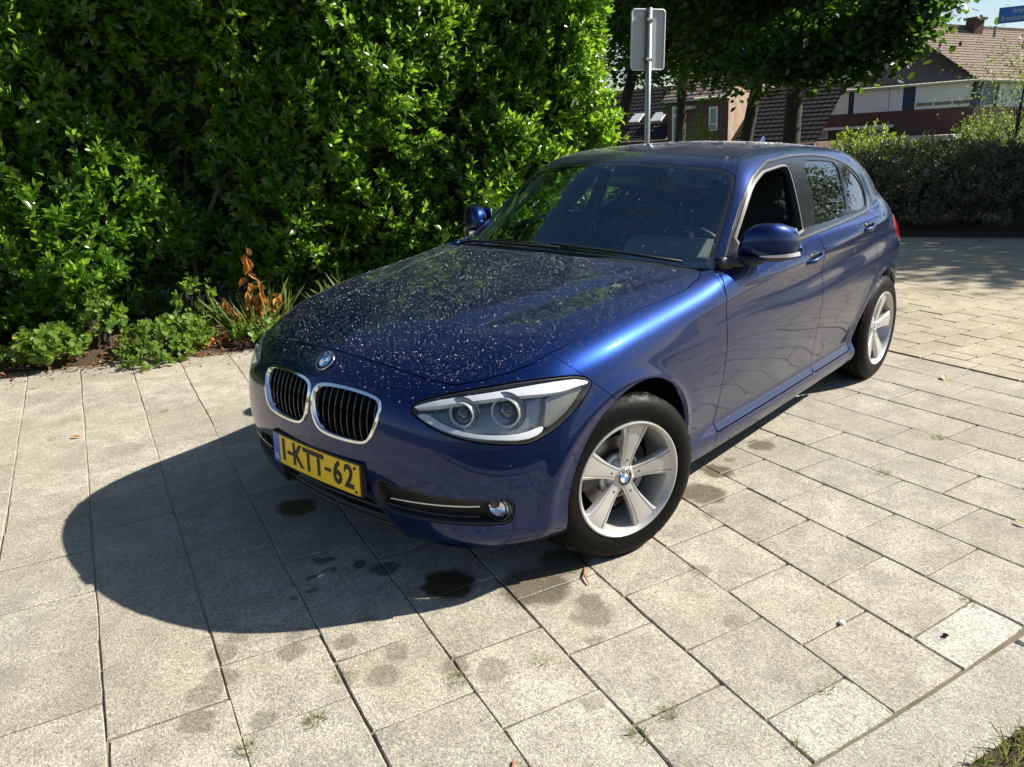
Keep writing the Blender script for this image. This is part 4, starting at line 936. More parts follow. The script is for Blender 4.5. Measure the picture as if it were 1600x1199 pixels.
TAIL=chaikin([(4.36,.868),(4.42,.905),(4.62,.93),(4.95,.925),(5.05,.90),(5.05,.80),(4.7,.77),(4.45,.785),(4.38,.82)],2)
DLO=chaikin([(-.718,.960),(-.74,1.00),(-.90,1.14),(-1.032,1.20),(-1.167,1.27),(-1.307,1.325),(-1.46,1.345),(-1.62,1.352),(-1.80,1.360),(-2.0,1.359),(-2.2,1.350),(-2.40,1.327),(-2.55,1.291),(-2.67,1.238),(-2.715,1.17),(-2.660,1.085),(-2.585,1.028),(-2.50,1.016),(-1.938,1.002),(-1.497,.990),(-1.1,.975),(-.80,.958)],2)
WF=chaikin([(-.955,1.000),(-.99,1.10),(-1.080,1.20),(-1.215,1.26),(-1.383,1.305),(-1.558,1.318),(-1.704,1.327),(-1.752,1.312),(-1.700,1.21),(-1.615,1.07),(-1.575,1.004)],1)
WR=chaikin([(-1.934,1.330),(-2.2,1.318),(-2.418,1.296),(-2.331,1.172),(-2.215,1.030),(-1.720,1.020),(-1.790,1.08),(-1.86,1.17)],1)
WQ=chaikin([(-2.462,1.288),(-2.560,1.258),(-2.645,1.205),(-2.672,1.15),(-2.625,1.08),(-2.56,1.040),(-2.260,1.032),(-2.37,1.165)],1)
DF=np.array([(-.80,.976),(-.72,.964),(-.713,.957),(-.675,.895),(-.664,.829),(-.661,.729),(-.658,.60),(-.664,.484),(-.672,.40),(-.676,.268),(-1.74,.268),(-1.70,.40),(-1.672,.50),(-1.668,.569),(-1.674,.726),(-1.682,.812),(-1.692,.879),(-1.678,.93),(-1.658,.985),(-1.64,1.01),(-1.5,1.003),(-1.1,.990)])
DR=np.array([(-1.6,1.2),(-1.62,1.05),(-1.658,.985),(-1.678,.93),(-1.692,.879),(-1.682,.812),(-1.674,.726),(-1.668,.569),(-1.672,.50),(-1.70,.40),(-1.74,.268),(-2.262,.268),(-2.262,.42),(-2.290,.53),(-2.345,.62),(-2.425,.70),(-2.480,.78),(-2.510,.87),(-2.500,.93),(-2.53,1.00),(-2.56,1.1),(-2.6,1.2)])
def band(P,w,lo=-.02):pass
FXY=lambda A:(lambda P:sdpoly(P[:,0],P[:,1],A))
FXZ=lambda A:(lambda P:np.where((P[:,6]>1.9)|(P[:,6]==0),sdpoly(P[:,0],P[:,2],A),-9.))
FTZ=lambda A:(lambda P:sdpoly(P[:,6],P[:,2],A))
car=thing('car','dark blue five-door hatchback, wet with raindrops, parked on the paving slabs','car',(0,0,0))
def carp(name,mat,mb,parent=None,**k): return mb.build(name,mat,parent or car,**k)
# right-hand copies of small solid parts
def mirrored(o,parent=None):
    """mirror image of a part across the car's centre plane as a mesh of its own"""
    me=o.data.copy();n=len(me.vertices);co=np.empty(n*3,np.float32);me.vertices.foreach_get('co',co);co=co.reshape(-1,3);co[:,1]*=-1
    me.vertices.foreach_set('co',co.ravel());me.flip_normals();me.update()
    c=bpy.data.objects.new(o.name.split('.')[0],me);link(c,parent or o.parent);return c
# ---------------- body panels
M=clip(BELT,BELT[0][:,2]-np.interp(BELT[0][:,6],[0,.5,.9,1.3,1.9,3.8,4.2,TL],[.172,.172,.185,.19,.192,.20,.21,.22]))
M=clip(M,M[0][:,1]+1e-5)
M=split(M,FXY(BON),.005)[1]
M=split(M,FXY(TOPP),.002)[1];M=split(M,FXY(COWL),.001)[1]
for (cx,cz,r) in((-.042,.308,.366),(-2.695,.305,.372)):
    f=np.where((M[0][:,6]>.7)&(M[0][:,6]<4.8),np.hypot(M[0][:,0]-cx,M[0][:,2]-cz)-r,9.);M=clip(M,f)
_yp=lambda x:np.interp(x,[-1.56,-1.497,-1.307,-1.167,-1.032,-.95,-.81,-.716,-.6],[.588,.599,.633,.663,.695,.712,.755,.80,.86])
def FDLO(P,A=None,off=0.):
    f=FXZ(DLO if A is None else A)(P);return np.where(P[:,0]>-1.52,np.minimum(f,P[:,1]-_yp(P[:,0])-off),f)
side,M=split(M,FDLO,.002)
hl,M=split(M,FTZ(HL),.005);kid,M=split(M,FTZ(KID),.002);fog,M=split(M,FTZ(FOG),.003);low,M=split(M,FTZ(LOW),.003);tail,M=split(M,FTZ(TAIL),.004)
fseam=lambda P:np.where(P[:,0]>-.3,(1.145+(.725-P[:,2])*1.14)-P[:,6],-9.)
bump_f,M=split(M,fseam,.004)
dfr,M=split(M,FXZ(DF),.006);drr,M=split(M,FXZ(DR),.006)
fend,M=split(M,lambda P:np.where(P[:,6]<2.3,np.minimum(P[:,0]+.668+.05*np.clip(P[:,2]-.955,0,.02)/.02,.985-P[:,2]),-9.),.004)
rbump,M=split(M,lambda P:np.where(P[:,0]<-2.8,np.minimum(.615-P[:,2],-2.9-P[:,0]),-9.),.005)
piece(M,'body_shell',PAINT,car,mirror=True)
fb=piece(bump_f,'front_bumper',PAINT,car,mirror=True,depth=.03)[0]
piece(rbump,'rear_bumper',PAINT,car,mirror=True)
piece(fend,'front_fender',PAINT,car,both=True,depth=.022)
fdoor=piece(dfr,'front_door',PAINT,car,both=True);rdoor=piece(drr,'rear_door',PAINT,car,both=True)
bon=split(TOP,FXY(BON))[0];bonnet=piece(bon,'bonnet',PAINT,car,mirror=True,depth=.02)[0]
T2=split(TOP,FXY(TOPP),.002)[0];ws,T2=split(T2,FXY(WS),.004)
wsin,wsedge=split(ws,lambda P:np.minimum(sdpoly(P[:,0],P[:,1],WS)-.022,9),.0)
windscreen=piece(wsin,'windscreen',WSGLASS,car,mirror=True,depth=0,shift=-.002)[0]
piece(wsedge,'windscreen_border',BLACKG,windscreen,mirror=True,depth=.006,shift=-.002)
roof,hatch=split(T2,lambda P:P[:,0]+3.10+.35*P[:,1]**2*0,.005)
piece(roof,'roof',PAINT,car,mirror=True,depth=.012)
RG=np.array([(-3.345,-.2),(-3.345,.40),(-3.365,.44),(-3.50,.47),(-3.52,.44),(-3.52,-.2)])
rgl,hatch=split(hatch,FXY(RG),.002)
piece(hatch,'tailgate',PAINT,car,mirror=True,depth=.012)
piece(rgl,'rear_window',SIDEGLASS,car,mirror=True,depth=0)
cw=split(clip(TOP,-FXY(BON)(TOP[0])-.002),FXY(COWL),0)[0]
cowl=piece(cw,'cowl_panel',BLACKP,car,mirror=True,depth=.03,shift=-.020)[0]
# closed dark volume under the cowl and bonnet gap
# ---------------- side window assembly
trim,side=split(side,lambda P:.0105-FDLO(P),.0)
wf,side=split(side,lambda P:FDLO(P,WF,.017),.001);wr,side=split(side,FXZ(WR),.001);wq,side=split(side,FXZ(WQ),.001)
TRIMM=simple('shadowline_trim',(.10,.10,.10),.22,.5,coat=.4)
piece(trim,'window_trim',TRIMM,car,both=True,depth=.012,shift=.0035)
piece(side,'pillar_panel',BLACKG,car,both=True,depth=.02,shift=-.001)
piece(wr,'rear_door_glass',SIDEGLASS,rdoor[0],depth=0,shift=-.006);P_,F_=wr
def mirM(M): P=M[0].copy();P[:,1]*=-1;P[:,4]*=-1;return P,M[1][:,::-1]
piece(mirM(wr),'rear_door_glass',SIDEGLASS,rdoor[1],depth=0,shift=-.006)
piece(wq,'quarter_glass',SIDEGLASS,car,both=True,depth=0,shift=-.006)
piece(mirM(wf),'front_door_glass',SIDEGLASS,fdoor[1],depth=0,shift=-.006)   # the left one is wound down
frame,_x=split(wf,lambda P:.010-FDLO(P,WF,.017),0);piece(frame,'window_seal',CHROME if False else BLACKP,car,both=True,depth=.03,shift=-.004)
# ---------------- kidneys
ring,kin=split(kid,lambda P:.0095-sdpoly(P[:,6],P[:,2],KID),0)
for sgn in(1,-1):
    f=(lambda m:m) if sgn>0 else mirM
    kg=piece(f(kin),'kidney_grille',UNDER,car,depth=0,shift=-.055)[0]
    piece(f(ring),'chrome_surround',CHROME,kg,depth=.030,shift=.006)
    nsl=10
    for i in range(nsl):
        t0=.030+i*.0315;dz=[z for z in np.linspace(.52,.72,161) if sdpoly(np.array([t0]),np.array([z]),KID)[0]>.008]
        if len(dz)<8:continue
        zs=np.linspace(dz[0],dz[-1],9);c=plan(np.full(9,t0));nn=plann(np.full(9,t0));dd=D(np.full(9,t0),c[:,0],zs)
        fr=c-nn*(dd+.008+.010*np.abs(np.linspace(-1,1,9))**2)[:,None]+nn*.0;V=[];F=[]
        for j in range(9):
            for (dy,dx) in((-.0022,0),(.0022,0),(.0028,-.034),(-.0028,-.034)):
                V.append((fr[j,0]+dx,(fr[j,1]+dy)*sgn,zs[j]))
        for j in range(8):
            for k in range(4):
                q=(j*4+k,j*4+(k+1)%4,j*4+4+(k+1)%4,j*4+4+k);F.append(q if sgn<0 else q[::-1])
        F+=[(0,1,2,3),(35,34,33,32)] if sgn>0 else [(3,2,1,0),(32,33,34,35)]
        mk('slat',V,F,BLACKG,kg)
# ---------------- roundels
WHITEP=simple('white_enamel',(.8,.8,.8),.2,vary=.02,coat=.5);BLUEP=simple('light_blue_enamel',(.03,.25,.62),.2,vary=.03,coat=.5)
LETTER=simple('silver_lettering',(.75,.75,.76),.3,.4,vary=.02)
def roundel(parent,c,nrm,up,r):
    """round badge: silver rim, black ring with letters, blue and white quarters"""
    n=np.array(nrm,float);n/=np.linalg.norm(n);u=np.array(up,float);u-=(u@n)*n;u/=np.linalg.norm(u);s=np.cross(u,n)
    c=np.array(c,float);R_=np.array([s,n,u]).T     # local x->s, y->n(axis), z->u
    mb=MB();mb.lathe([(r,-.002),(r,.002),(r*.985,.0032),(r*.94,.0032),(r*.93,.002),(0,.002)],48,(R_,c));b=mb.build('badge',BLACKG,parent,angle=35)
    mb=MB();mb.lathe([(r*.93,.0021),(r*.935,.0042),(r*.985,.0046),(r*1.005,.003),(r*1.0,-.001)],48,(R_,c));mb.build('badge_rim',CHROME,b,angle=35)
    mb=MB();mb.lathe([(r*.585,.0021),(r*.585,.0044),(r*.63,.0044),(r*.63,.0021)],48,(R_,c));mb.build('badge_inner_rim',CHROME,b,angle=35)
    for q in range(4):
        V=[(0,.0036,0)];
        for k in range(9):
            a=math.pi/2*q+math.pi/2*k/8;V.append((r*.585*math.cos(a),.0030,r*.585*math.sin(a)))
        V=np.array(V)@R_.T+c;mk('badge_quarter',V,[(0,k+2,k+1) for k in range(8)] if True else [],BLUEP if q%2==1 else WHITEP,b,smooth=True)
    for ch,a in(('B',40),('M',0),('W',-40)):
        a_=math.radians(a);pos=c+(-math.sin(a_)*s+math.cos(a_)*u)*r*.785+n*.0022
        xx=s*math.cos(a_)+u*math.sin(a_);yy=-s*math.sin(a_)+u*math.cos(a_)
        text_mesh('badge_letter',ch,r*.40,LETTER,b,(np.array([xx,yy,n]).T,pos),.0006,1.15,offset=.0006)
    return b
_bx=.688
_lo,_hi=.5,.8
for _ in range(30):
    _mx=(_lo+_hi)/2
    if Gxyz(np.array([_mx]),np.array([0.]),np.array([.762]))[0]>0:_hi=_mx
    else:_lo=_mx
_gx=float(Gxyz(np.array([_lo+.004]),np.array([0.]),np.array([.762]))[0]-Gxyz(np.array([_lo-.004]),np.array([0.]),np.array([.762]))[0]);_gz=float(Gxyz(np.array([_lo]),np.array([0.]),np.array([.766]))[0]-Gxyz(np.array([_lo]),np.array([0.]),np.array([.758]))[0]);_L=math.hypot(_gx,_gz);_gx/=_L;_gz/=_L
print('badge',_lo,_gx,_gz)
roundel(car,(_lo+_gx*.0035,0,.762+_gz*.0035),(_gx,0,_gz),(-_gz,0,_gx),.0405)
# ---------------- fog slots and lower intake
for sgn in(1,-1):
    f=(lambda m:m) if sgn>0 else mirM
    fs=piece(f(fog),'fog_lamp_recess',BLACKP,car,depth=0,shift=-.045)[0]
    e_,_=split(fog,lambda P:.007-sdpoly(P[:,6],P[:,2],FOG),0);piece(f(e_),'recess_rim',BLACKP,fs,depth=.047,shift=-.003)
    # chrome strip
    tt=np.linspace(.365,.70,16);zz=.355+.016*np.linspace(0,1,16)+.004*np.sin(np.linspace(0,math.pi,16));c=plan(tt);nn=plann(tt);dd=D(tt,c[:,0],zz)
    V=[];F=[]
    for j in range(16):
        for dn,dz in((-.004,-.0034),(-.001,-.0015),(-.001,.0030),(-.004,.0036)):
            p=c[j]-nn[j]*(dd[j]-dn);V.append((p[0],p[1]*sgn,zz[j]+dz))
    for j in range(15):
        for k in range(4):
            q=(j*4+k,j*4+(k+1)%4,j*4+4+(k+1)%4,j*4+4+k);F.append(q if sgn<0 else q[::-1])
    F+=[(0,1,2,3),(63,62,61,60)];mk('chrome_strip',V,F,SILVER,fs)
    # louvres behind the strip
    for zc in(.325,.395):
        mb=MB();pp=[];
        for a in np.linspace(.34,.70,10):
            c=plan(np.array([a]))[0];n_=plann(np.array([a]))[0];q=c-n_*.03;pp.append((q[0],q[1]*sgn,zc-(.004 if zc>.36 else 0)))
        mb.tube(pp,.004,6);mb.build('louvre',BLACKP,fs)
    # lamp
    t0=.762;c=plan(np.array([t0]))[0];n_=plann(np.array([t0]))[0];q=c-n_*.028
    ax=np.array([.93,.36*sgn,0]);ax/=np.linalg.norm(ax);R_=np.array([np.cross(ax,[0,0,1]),ax,[0,0,1]]).T;cc=np.array([q[0],q[1]*sgn,.352])
    mb=MB();mb.lathe([(.046,-.03),(.046,.004),(.041,.008),(.038,.002),(.036,-.02)],32,(R_,cc));fl=mb.build('fog_lamp',BLACKP,fs,angle=40)
    mb=MB();mb.lathe([(.037,-.006),(.034,.001),(.022,.006),(.0,.008)],32,(R_,cc));mb.build('lamp_lens',LENSG,fl,smooth=True)
    mb=MB();mb.lathe([(.036,-.010),(.025,-.022),(.010,-.028),(.0,-.028)],32,(R_,cc));mb.build('reflector',CHROME,fl,smooth=True)
piece(low,'lower_intake',UNDER,car,mirror=True,depth=0,shift=-.05)
rim_,_=split(low,lambda P:.010-sdpoly(P[:,6],P[:,2],LOW),0);lg=piece(rim_,'intake_lip',BLACKP,car,mirror=True,depth=.05,shift=.0)[0]
for zc in(.215,.25,.285,.32):
    pp=[]
    w=.36-(zc-.2)*.35
    for a in np.linspace(-w,w,25):
        c=plan(np.array([abs(a)]))[0];n_=plann(np.array([abs(a)]))[0];d0=D(np.array([abs(a)]),c[0],np.array([zc]))[0];q=c-n_*(d0+.022);pp.append((q[0],q[1]*(1 if a>=0 else -1),zc))
    mb=MB();mb.tube(pp,.0055,6);mb.build('intake_bar',BLACKP,lg)
# ---------------- number plate
YEL=simple('reflective_yellow',(.98,.60,.006),.28,vary=.05,scale=300);NLB=simple('plate_blue',(.015,.12,.60),.35);INK=simple('plate_ink',(.01,.01,.01),.5)
ys=np.linspace(-.262,.262,15);px_=.7785-.13*ys**2
def plate_sheet(name,y0,y1,z0,z1,off,mat,parent,th=.003):
    yy=np.linspace(y0,y1,max(2,int(abs(y1-y0)/.03)+2));V=[];n=len(yy)
    for y in yy:
        x=.7785-.13*y*y+off
        V+=[(x,y,z0),(x-.004+.0,y,z1),(x-th-.004,y,z1),(x-th,y,z0)]
    F=[]
    for j in range(n-1):
        for k in range(4):F.append((j*4+k,j*4+4+k,j*4+4+(k+1)%4,j*4+(k+1)%4))
    F+=[(3,2,1,0),(n*4-4,n*4-3,n*4-2,n*4-1)];return mk(name,V,F,mat,parent)
hold=plate_sheet('plate_holder',-.268,.268,.344,.468,-.003,BLACKP,car,.02)
plate=plate_sheet('number_plate',-.26,.26,.350,.462,.0,YEL,car)
plate_sheet('plate_blue_band',-.2585,-.216,.3515,.4605,.0006,NLB,plate,.001)
def on_plate(txt,y,z,size,mat,sx=1,off=0,ex=.0006):
    x=.7785-.13*y*y+.0012-.004*((z-.35)/.112);n=np.array([1,.26*y,.036]);n/=np.linalg.norm(n);u=np.array([-.036,0,1.]);s=np.cross(u,n);s/=np.linalg.norm(s);u=np.cross(n,s)
    return text_mesh('plate_character',txt,size,mat,plate,(np.array([s,u,n]).T,(x,y,z)),ex,sx,offset=off)
# viewed from the front the text runs from the car's right (-y) to its left (+y)
for ch,y in zip('1-KTT-62',(-.185,-.140,-.092,-.022,.040,.094,.147,.208)):
    if ch=='-':
        mb=MB();xx=.7785-.13*y*y+.0006;mb.box((xx-.003,y-.016,.402),(xx+.0006,y+.016,.413));mb.build('plate_character',INK,plate)
    else: on_plate(ch,y,.4065,.118,INK,1.05 if ch=='1' else .84,.0024 if ch=='1' else .0034)
on_plate('NL',-.237,.372,.030,WHITEP,.9,.0005)
for z in(.362,.450):
    for y in(.243,):
        mb=MB();mb.lathe([(.005,0),(.005,.003),(0,.0035)],10,(np.array([[0,1,0],[0,0,1],[1,0,0]]).T if False else np.array([[0,1,0],[1,0,0],[0,0,1]]),(.7785-.13*y*y,y,z)));mb.build('plate_screw',INK,plate)
# rear plate
mb=MB();mb.box((-3.590,-.26,.60),(-3.580,.26,.71));mb.build('rear_number_plate',YEL,car)
# ---------------- headlamps
BEZ=simple('lamp_bezel_grey',(.22,.24,.26),.25,.6,vary=.2,scale=60);CLEARP=simple('frosted_light_guide',(.62,.63,.65),.25,.0,vary=.05,coat=.5)
BROWM=simple('silvered_light_brow',(.93,.94,.96),.22,.65,vary=.03)
RIB=simple('ribbed_grey_reflector',(.20,.20,.19),.4,.5,vary=.3,scale=90)
HB=chaikin([(.462,.684),(.500,.706),(.600,.722),(.700,.733),(.85,.745),(.98,.751),(1.07,.748),(1.125,.730),(1.135,.722),(1.085,.722),(1.022,.716),(.955,.718),(.88,.722),(.795,.722),(.70,.716),(.627,.709),(.540,.695)],1)
HS=chaikin([(.480,.668),(.515,.676),(.545,.665),(.60,.642),(.674,.622),(.778,.610),(.859,.609),(.918,.620),(.935,.618),(.915,.598),(.856,.588),(.764,.598),(.674,.611),(.600,.626),(.535,.647)],1)
HO=chaikin([(.965,.716),(1.12,.722),(1.105,.700),(1.050,.655),(.985,.620),(.945,.608),(.940,.622),(.958,.665)],1)
def shelf(M,tk,zk,slope,up,base):
    P=M[0].copy();h=np.maximum(P[:,2]-np.interp(P[:,6],tk,zk),0);P[:,:3]-=P[:,3:6]*(base+slope*h)[:,None];P[:,3:6]+=np.array([0,0,up]);P[:,3:6]/=np.linalg.norm(P[:,3:6],axis=1)[:,None];return P,M[1]
_bk=([.46,.63,.80,.955,1.06,1.14],[.684,.709,.722,.718,.716,.722]);_sk2=([.48,.60,.674,.764,.856,.935],[.668,.626,.611,.588,.588,.600])
lensM,_rim=split(hl,lambda P:sdpoly(P[:,6],P[:,2],HL)-.0045,0)
for sgn in(1,-1):
    f=(lambda m:m) if sgn>0 else mirM
    hb=piece(f(hl),'headlight',BEZ,car,depth=0,shift=-.048)[0]
    piece(f(_rim),'lamp_seal',BLACKP,hb,depth=.048,shift=-.001)
    piece(f(lensM),'lamp_cover',LENSG,hb,depth=0,shift=0)
    a,_=split(hl,FTZ(HB),0);piece(f(shelf(a,*_bk,.25,.45,.0008)),'light_brow',CLEARP,hb,depth=.02)
    a,_=split(hl,FTZ(HS),0);piece(f(shelf(a,*_sk2,.4,.6,.002)),'light_strip',CLEARP,hb,depth=.02)
    a,_=split(hl,FTZ(HO),0);piece(f(a),'side_reflector',RIB,hb,depth=.03,shift=-.022)
    for t0,z0,r in((.648,.672,.037),(.812,.672,.044)):
        c=plan(np.array([t0]))[0];n_=plann(np.array([t0]))[0];dd=D(np.array([t0]),c[0],np.array([z0]))[0]
        q=c-n_*(dd+.030);ax=np.array([.93,.36*sgn,.05]);ax/=np.linalg.norm(ax);s_=np.cross(ax,[0,0,1]);s_/=np.linalg.norm(s_);R_=np.array([s_,ax,np.cross(s_,ax)]).T
        cc=np.array([q[0],q[1]*sgn,z0])
        mb=MB();mb.lathe([(r*1.16,-.05),(r*1.16,.004),(r*1.12,.008),(r*1.0,.004),(r*.94,-.012),(r*.86,-.02)],36,(R_,cc));pj=mb.build('projector',BEZ if False else CHROME,hb,angle=40)
        mb=MB();mb.lathe([(r*1.50,-.004),(r*1.42,-.012),(r*1.20,-.030),(r*1.16,-.032)],40,(R_,cc));mb.build('reflector_dish',SILVER,hb,smooth=True)
        mb=MB();mb.lathe([(r*1.10,.005),(r*1.12,.012),(r*1.03,.014),(r*.98,.010),(r*.98,.002)],40,(R_,cc));mb.build('ring_light',CLEARP,pj,angle=50)
        mb=MB();mb.lathe([(r*.90,-.02),(r*.78,-.022),(r*.70,-.025)],36,(R_,cc));mb.build('shroud',BLACKG,pj,smooth=True)
        mb=MB();mb.lathe([(r*.72,-.026),(r*.66,-.008),(r*.48,.006),(r*.25,.013),(0,.015)],36,(R_,cc));mb.build('projector_lens',simple('projector_glass',(.02,.023,.03),.02,vary=.02,spec=1.0,coat=1) if sgn>0 and r<.04 else bpy.data.materials['projector_glass'],pj,smooth=True)
# ---------------- tail lamps
RED=simple('red_lamp_plastic',(.55,.006,.01),.12,vary=.05,coat=.8)
piece(tail,'tail_light',RED,car,both=True,depth=.03,shift=.004)
# ---------------- wheel wells, underbody, cabin shell
for cx,cz in((-.042,.308),(-2.695,.305)):
    for s in(1,-1):
        V=[];F=[];n=33;R1=.385 if cx>-1 else .378
        for i in range(n):
            a=math.radians(-28+236*i/(n-1));
            xw=cx+R1*math.cos(a);yo=min(.842,float(np.interp(-xw,-OUT[:,0],OUT[:,1]))-.045-.25*max(0,-3.0-xw))
            for y in(yo,min(.80,yo-.01),.48): V.append((cx+(R1-(.014 if y==yo else 0))*math.cos(a),y*s,cz+(R1-(.014 if y==yo else 0))*math.sin(a)))
        for i in range(n-1):
            for k in range(2):
                q=(i*3+k,i*3+k+1,i*3+4+k,i*3+3+k);F.append(q if s>0 else q[::-1])
        c0=len(V);V.append((cx,.48*s,cz));
        for i in range(n-1):F.append((i*3+2,c0,i*3+5) if s>0 else (i*3+5,c0,i*3+2))
        mk('wheel_well',V,F,UNDER,car,smooth=True)
mb=MB();mb.box((-3.35,-.70,.17),(.45,.70,.20));mb.box((-2.2,-.80,.175),(-.55,.80,.21));mb.build('underbody',UNDER,car)
lin=(BELT[0][::1],BELT[1]);P=BELT[0];L_=clip(BELT,np.minimum(np.minimum(P[:,2]-.21,.955-P[:,2]),np.minimum(-.62-P[:,0],P[:,0]+3.45)))
L_=(np.c_[L_[0][:,:3],-L_[0][:,3:6],L_[0][:,6]],L_[1][:,::-1])
for (cx,cz,r) in((-2.695,.305,.372),(-.042,.308,.40)):
    L_=clip(L_,np.where(L_[0][:,1]>.5,np.hypot(L_[0][:,0]-cx,L_[0][:,2]-cz)-r,9.))
piece(L_,'door_lining',DARKIN,car,depth=0,shift=.07,mirror=True)
mb=MB();mb.box((-3.3,-.72,.24),(-.60,.72,.27));mb.box((-.64,-.72,.24),(-.60,.72,.90));mb.box((-3.35,-.60,.80),(-2.85,.60,.82));mb.build('cabin_floor',DARKIN,car)
# headliner
P=T2[0];R2=clip(T2,np.minimum(P[:,0]+3.2,-1.2-P[:,0]));R2=(np.c_[R2[0][:,:3],-R2[0][:,3:6],R2[0][:,6]],R2[1][:,::-1])
piece(R2,'headliner',GREYIN,car,depth=0,shift=.03,mirror=True)
# dashboard
def sweep_y(prof,y0,y1,n=2):
    V=[];F=[];m=len(prof)
    for y in np.linspace(y0,y1,n): V+=[(x,y,z) for x,z in prof]
    for j in range(n-1):
        for k in range(m):F.append((j*m+k,j*m+(k+1)%m,(j+1)*m+(k+1)%m,(j+1)*m+k))
    F+=[tuple(range(m))[::-1],tuple(range((n-1)*m,n*m))];return V,F
mb=MB();mb.add(*sweep_y([(-.66,.92),(-.80,.935),(-1.00,.945),(-1.12,.935),(-1.18,.90),(-1.20,.80),(-1.10,.62),(-.66,.60)],-.70,.70));dash=mb.build('dashboard',DARKIN,car,angle=50)
mb=MB();mb.add(*sweep_y([(-.98,.94),(-1.03,.990),(-1.12,1.015),(-1.19,1.005),(-1.20,.88),(-1.05,.88)],.14,.52));mb.build('instrument_hood',GREYIN,dash,angle=50)
mb=MB();mb.box((-1.17,-.08,.96),(-1.155,.14,1.06),.004);mb.build('screen',BLACKG,dash)
for y in(-.6,-.1,.1,.6):
    mb=MB();mb.box((-1.204,y-.06,.86),(-1.19,y+.06,.91),.004);mb.build('air_vent',SILVER,dash)
# steering wheel
mb=MB();cs=np.array([-1.30,.37,.88]);axs=np.array([-.90,0,.43]);axs/=np.linalg.norm(axs);u=np.array([0,1.,0]);w=np.cross(axs,u)
mb.tube([cs+.185*(math.cos(a)*u+math.sin(a)*w) for a in np.linspace(0,2*math.pi,33)],.016,8,False);sw=mb.build('steering_wheel',BLACKP,car,smooth=True)
mb=MB();
for a in(0,math.pi,-math.pi/2): mb.tube([cs,cs+.18*(math.cos(a)*u+math.sin(a)*w)],.018,6)
mb.build('spoke',SILVER,sw);mb=MB();mb.lathe([(.07,-.02),(.07,.02),(.05,.035),(0,.04)],20,(np.array([u,axs,w]).T,cs));mb.build('hub',BLACKP,sw,smooth=True)
# pale lining of the windscreen pillars
PALEIN=simple('pale_pillar_lining',(.42,.41,.37),.8,vary=.05)
for s_ in(1,-1):
    a_,b_=[],[]
    for f_ in np.linspace(0,1,7):
        x_=-.80-.45*f_;y_=.690-.115*f_;z_=.955+.33*f_;a_.append((x_,y_*s_,z_));b_.append((x_-.10-.03*f_,(y_+.028)*s_,z_-.035))
    V=a_+b_;n_=7;F=[(i,i+1,n_+i+1,n_+i) for i in range(6)];mk('pillar_trim',V+[(x-.004,y+.012*s_,z-.006) for x,y,z in V],F+[tuple(14+k for k in q[::-1]) for q in F]+[(i,14+i,15+i,i+1) for i in range(6)]+[(7+i,8+i,22+i,21+i) for i in range(6)],PALEIN,car,smooth=True)
# seats
def rbox(mb,c,s,R=None,e=4,n=10):
    """superellipsoid cushion"""
    V=[];F=[];m=2*n
    for i in range(n+1):
        a=-math.pi/2+math.pi*i/n
        for j in range(m):
            b=2*math.pi*j/m;f=lambda x:math.copysign(abs(x)**(2/e),x)
            V.append((s[0]*f(math.cos(a))*f(math.cos(b)),s[1]*f(math.cos(a))*f(math.sin(b)),s[2]*f(math.sin(a))))
    V=np.array(V)
    if R is not None:V=V@np.array(R).T
    V=V+np.array(c)
    for i in range(n):
        for j in range(m):F.append((i*m+j,i*m+(j+1)%m,(i+1)*m+(j+1)%m,(i+1)*m+j))
    return mb.add(V,F)
def Ry(a):c,s=math.cos(a),math.sin(a);return np.array([[c,0,s],[0,1,0],[-s,0,c]])
def Rz(a):c,s=math.cos(a),math.sin(a);return np.array([[c,-s,0],[s,c,0],[0,0,1]])
for y in(.37,-.37):
    mb=MB();rbox(mb,(-1.62,y,.50),(.27,.25,.09));seat=mb.build('front_seat',SEATM,car,smooth=True)
    mb=MB();rbox(mb,(-1.93,y,.80),(.075,.235,.33),Ry(-.28));rbox(mb,(-1.89,y+.2,.78),(.08,.05,.27),Ry(-.28));rbox(mb,(-1.89,y-.2,.78),(.08,.05,.27),Ry(-.28));mb.build('backrest',SEATM,seat,smooth=True)
    mb=MB();rbox(mb,(-2.02,y,1.19),(.05,.13,.10),Ry(-.2),3);hr=mb.build('headrest',SEATM,seat,smooth=True)
    [MB().tube([(-2.0,y+q,1.05),(-2.015,y+q,1.15)],.006,6).build('headrest_post',CHROME,hr) for q in(.05,-.05)]
mb=MB();rbox(mb,(-2.55,0,.50),(.25,.62,.10));rs=mb.build('rear_seat',SEATM,car,smooth=True)
mb=MB();rbox(mb,(-2.88,0,.76),(.08,.62,.28),Ry(-.3));mb.build('backrest',SEATM,rs,smooth=True)
for y in(-.36,.36):
    mb=MB();rbox(mb,(-2.97,y,1.07),(.045,.12,.07),Ry(-.2),3);mb.build('headrest',SEATM,rs,smooth=True)
# rear-view mirror and its foot
mb=MB();mb.tube([(-1.17,0,1.33),(-1.21,0,1.30),(-1.24,0,1.27)],.010,8);rvm=mb.build('interior_mirror',BLACKP,car,smooth=True)
mb=MB();rbox(mb,(-1.25,0,1.255),(.018,.115,.032),Rz(.15),4);mb.build('mirror_body',BLACKP,rvm,smooth=True)
# inner B pillar, belt
for s in(1,-1):
    mb=MB();mb.tube([(-1.88,.57*s,1.27),(-1.83,.66*s,1.0),(-1.80,.71*s,.6)],[.035,.045,.055],8);mb.build('pillar_lining',DARKIN,car,smooth=True)
mb=MB();mb.tube([(-1.86,.52,1.18),(-1.84,.60,.9),(-1.82,.64,.5)],.006,4);mb.build('seat_belt',BLACKP,car)
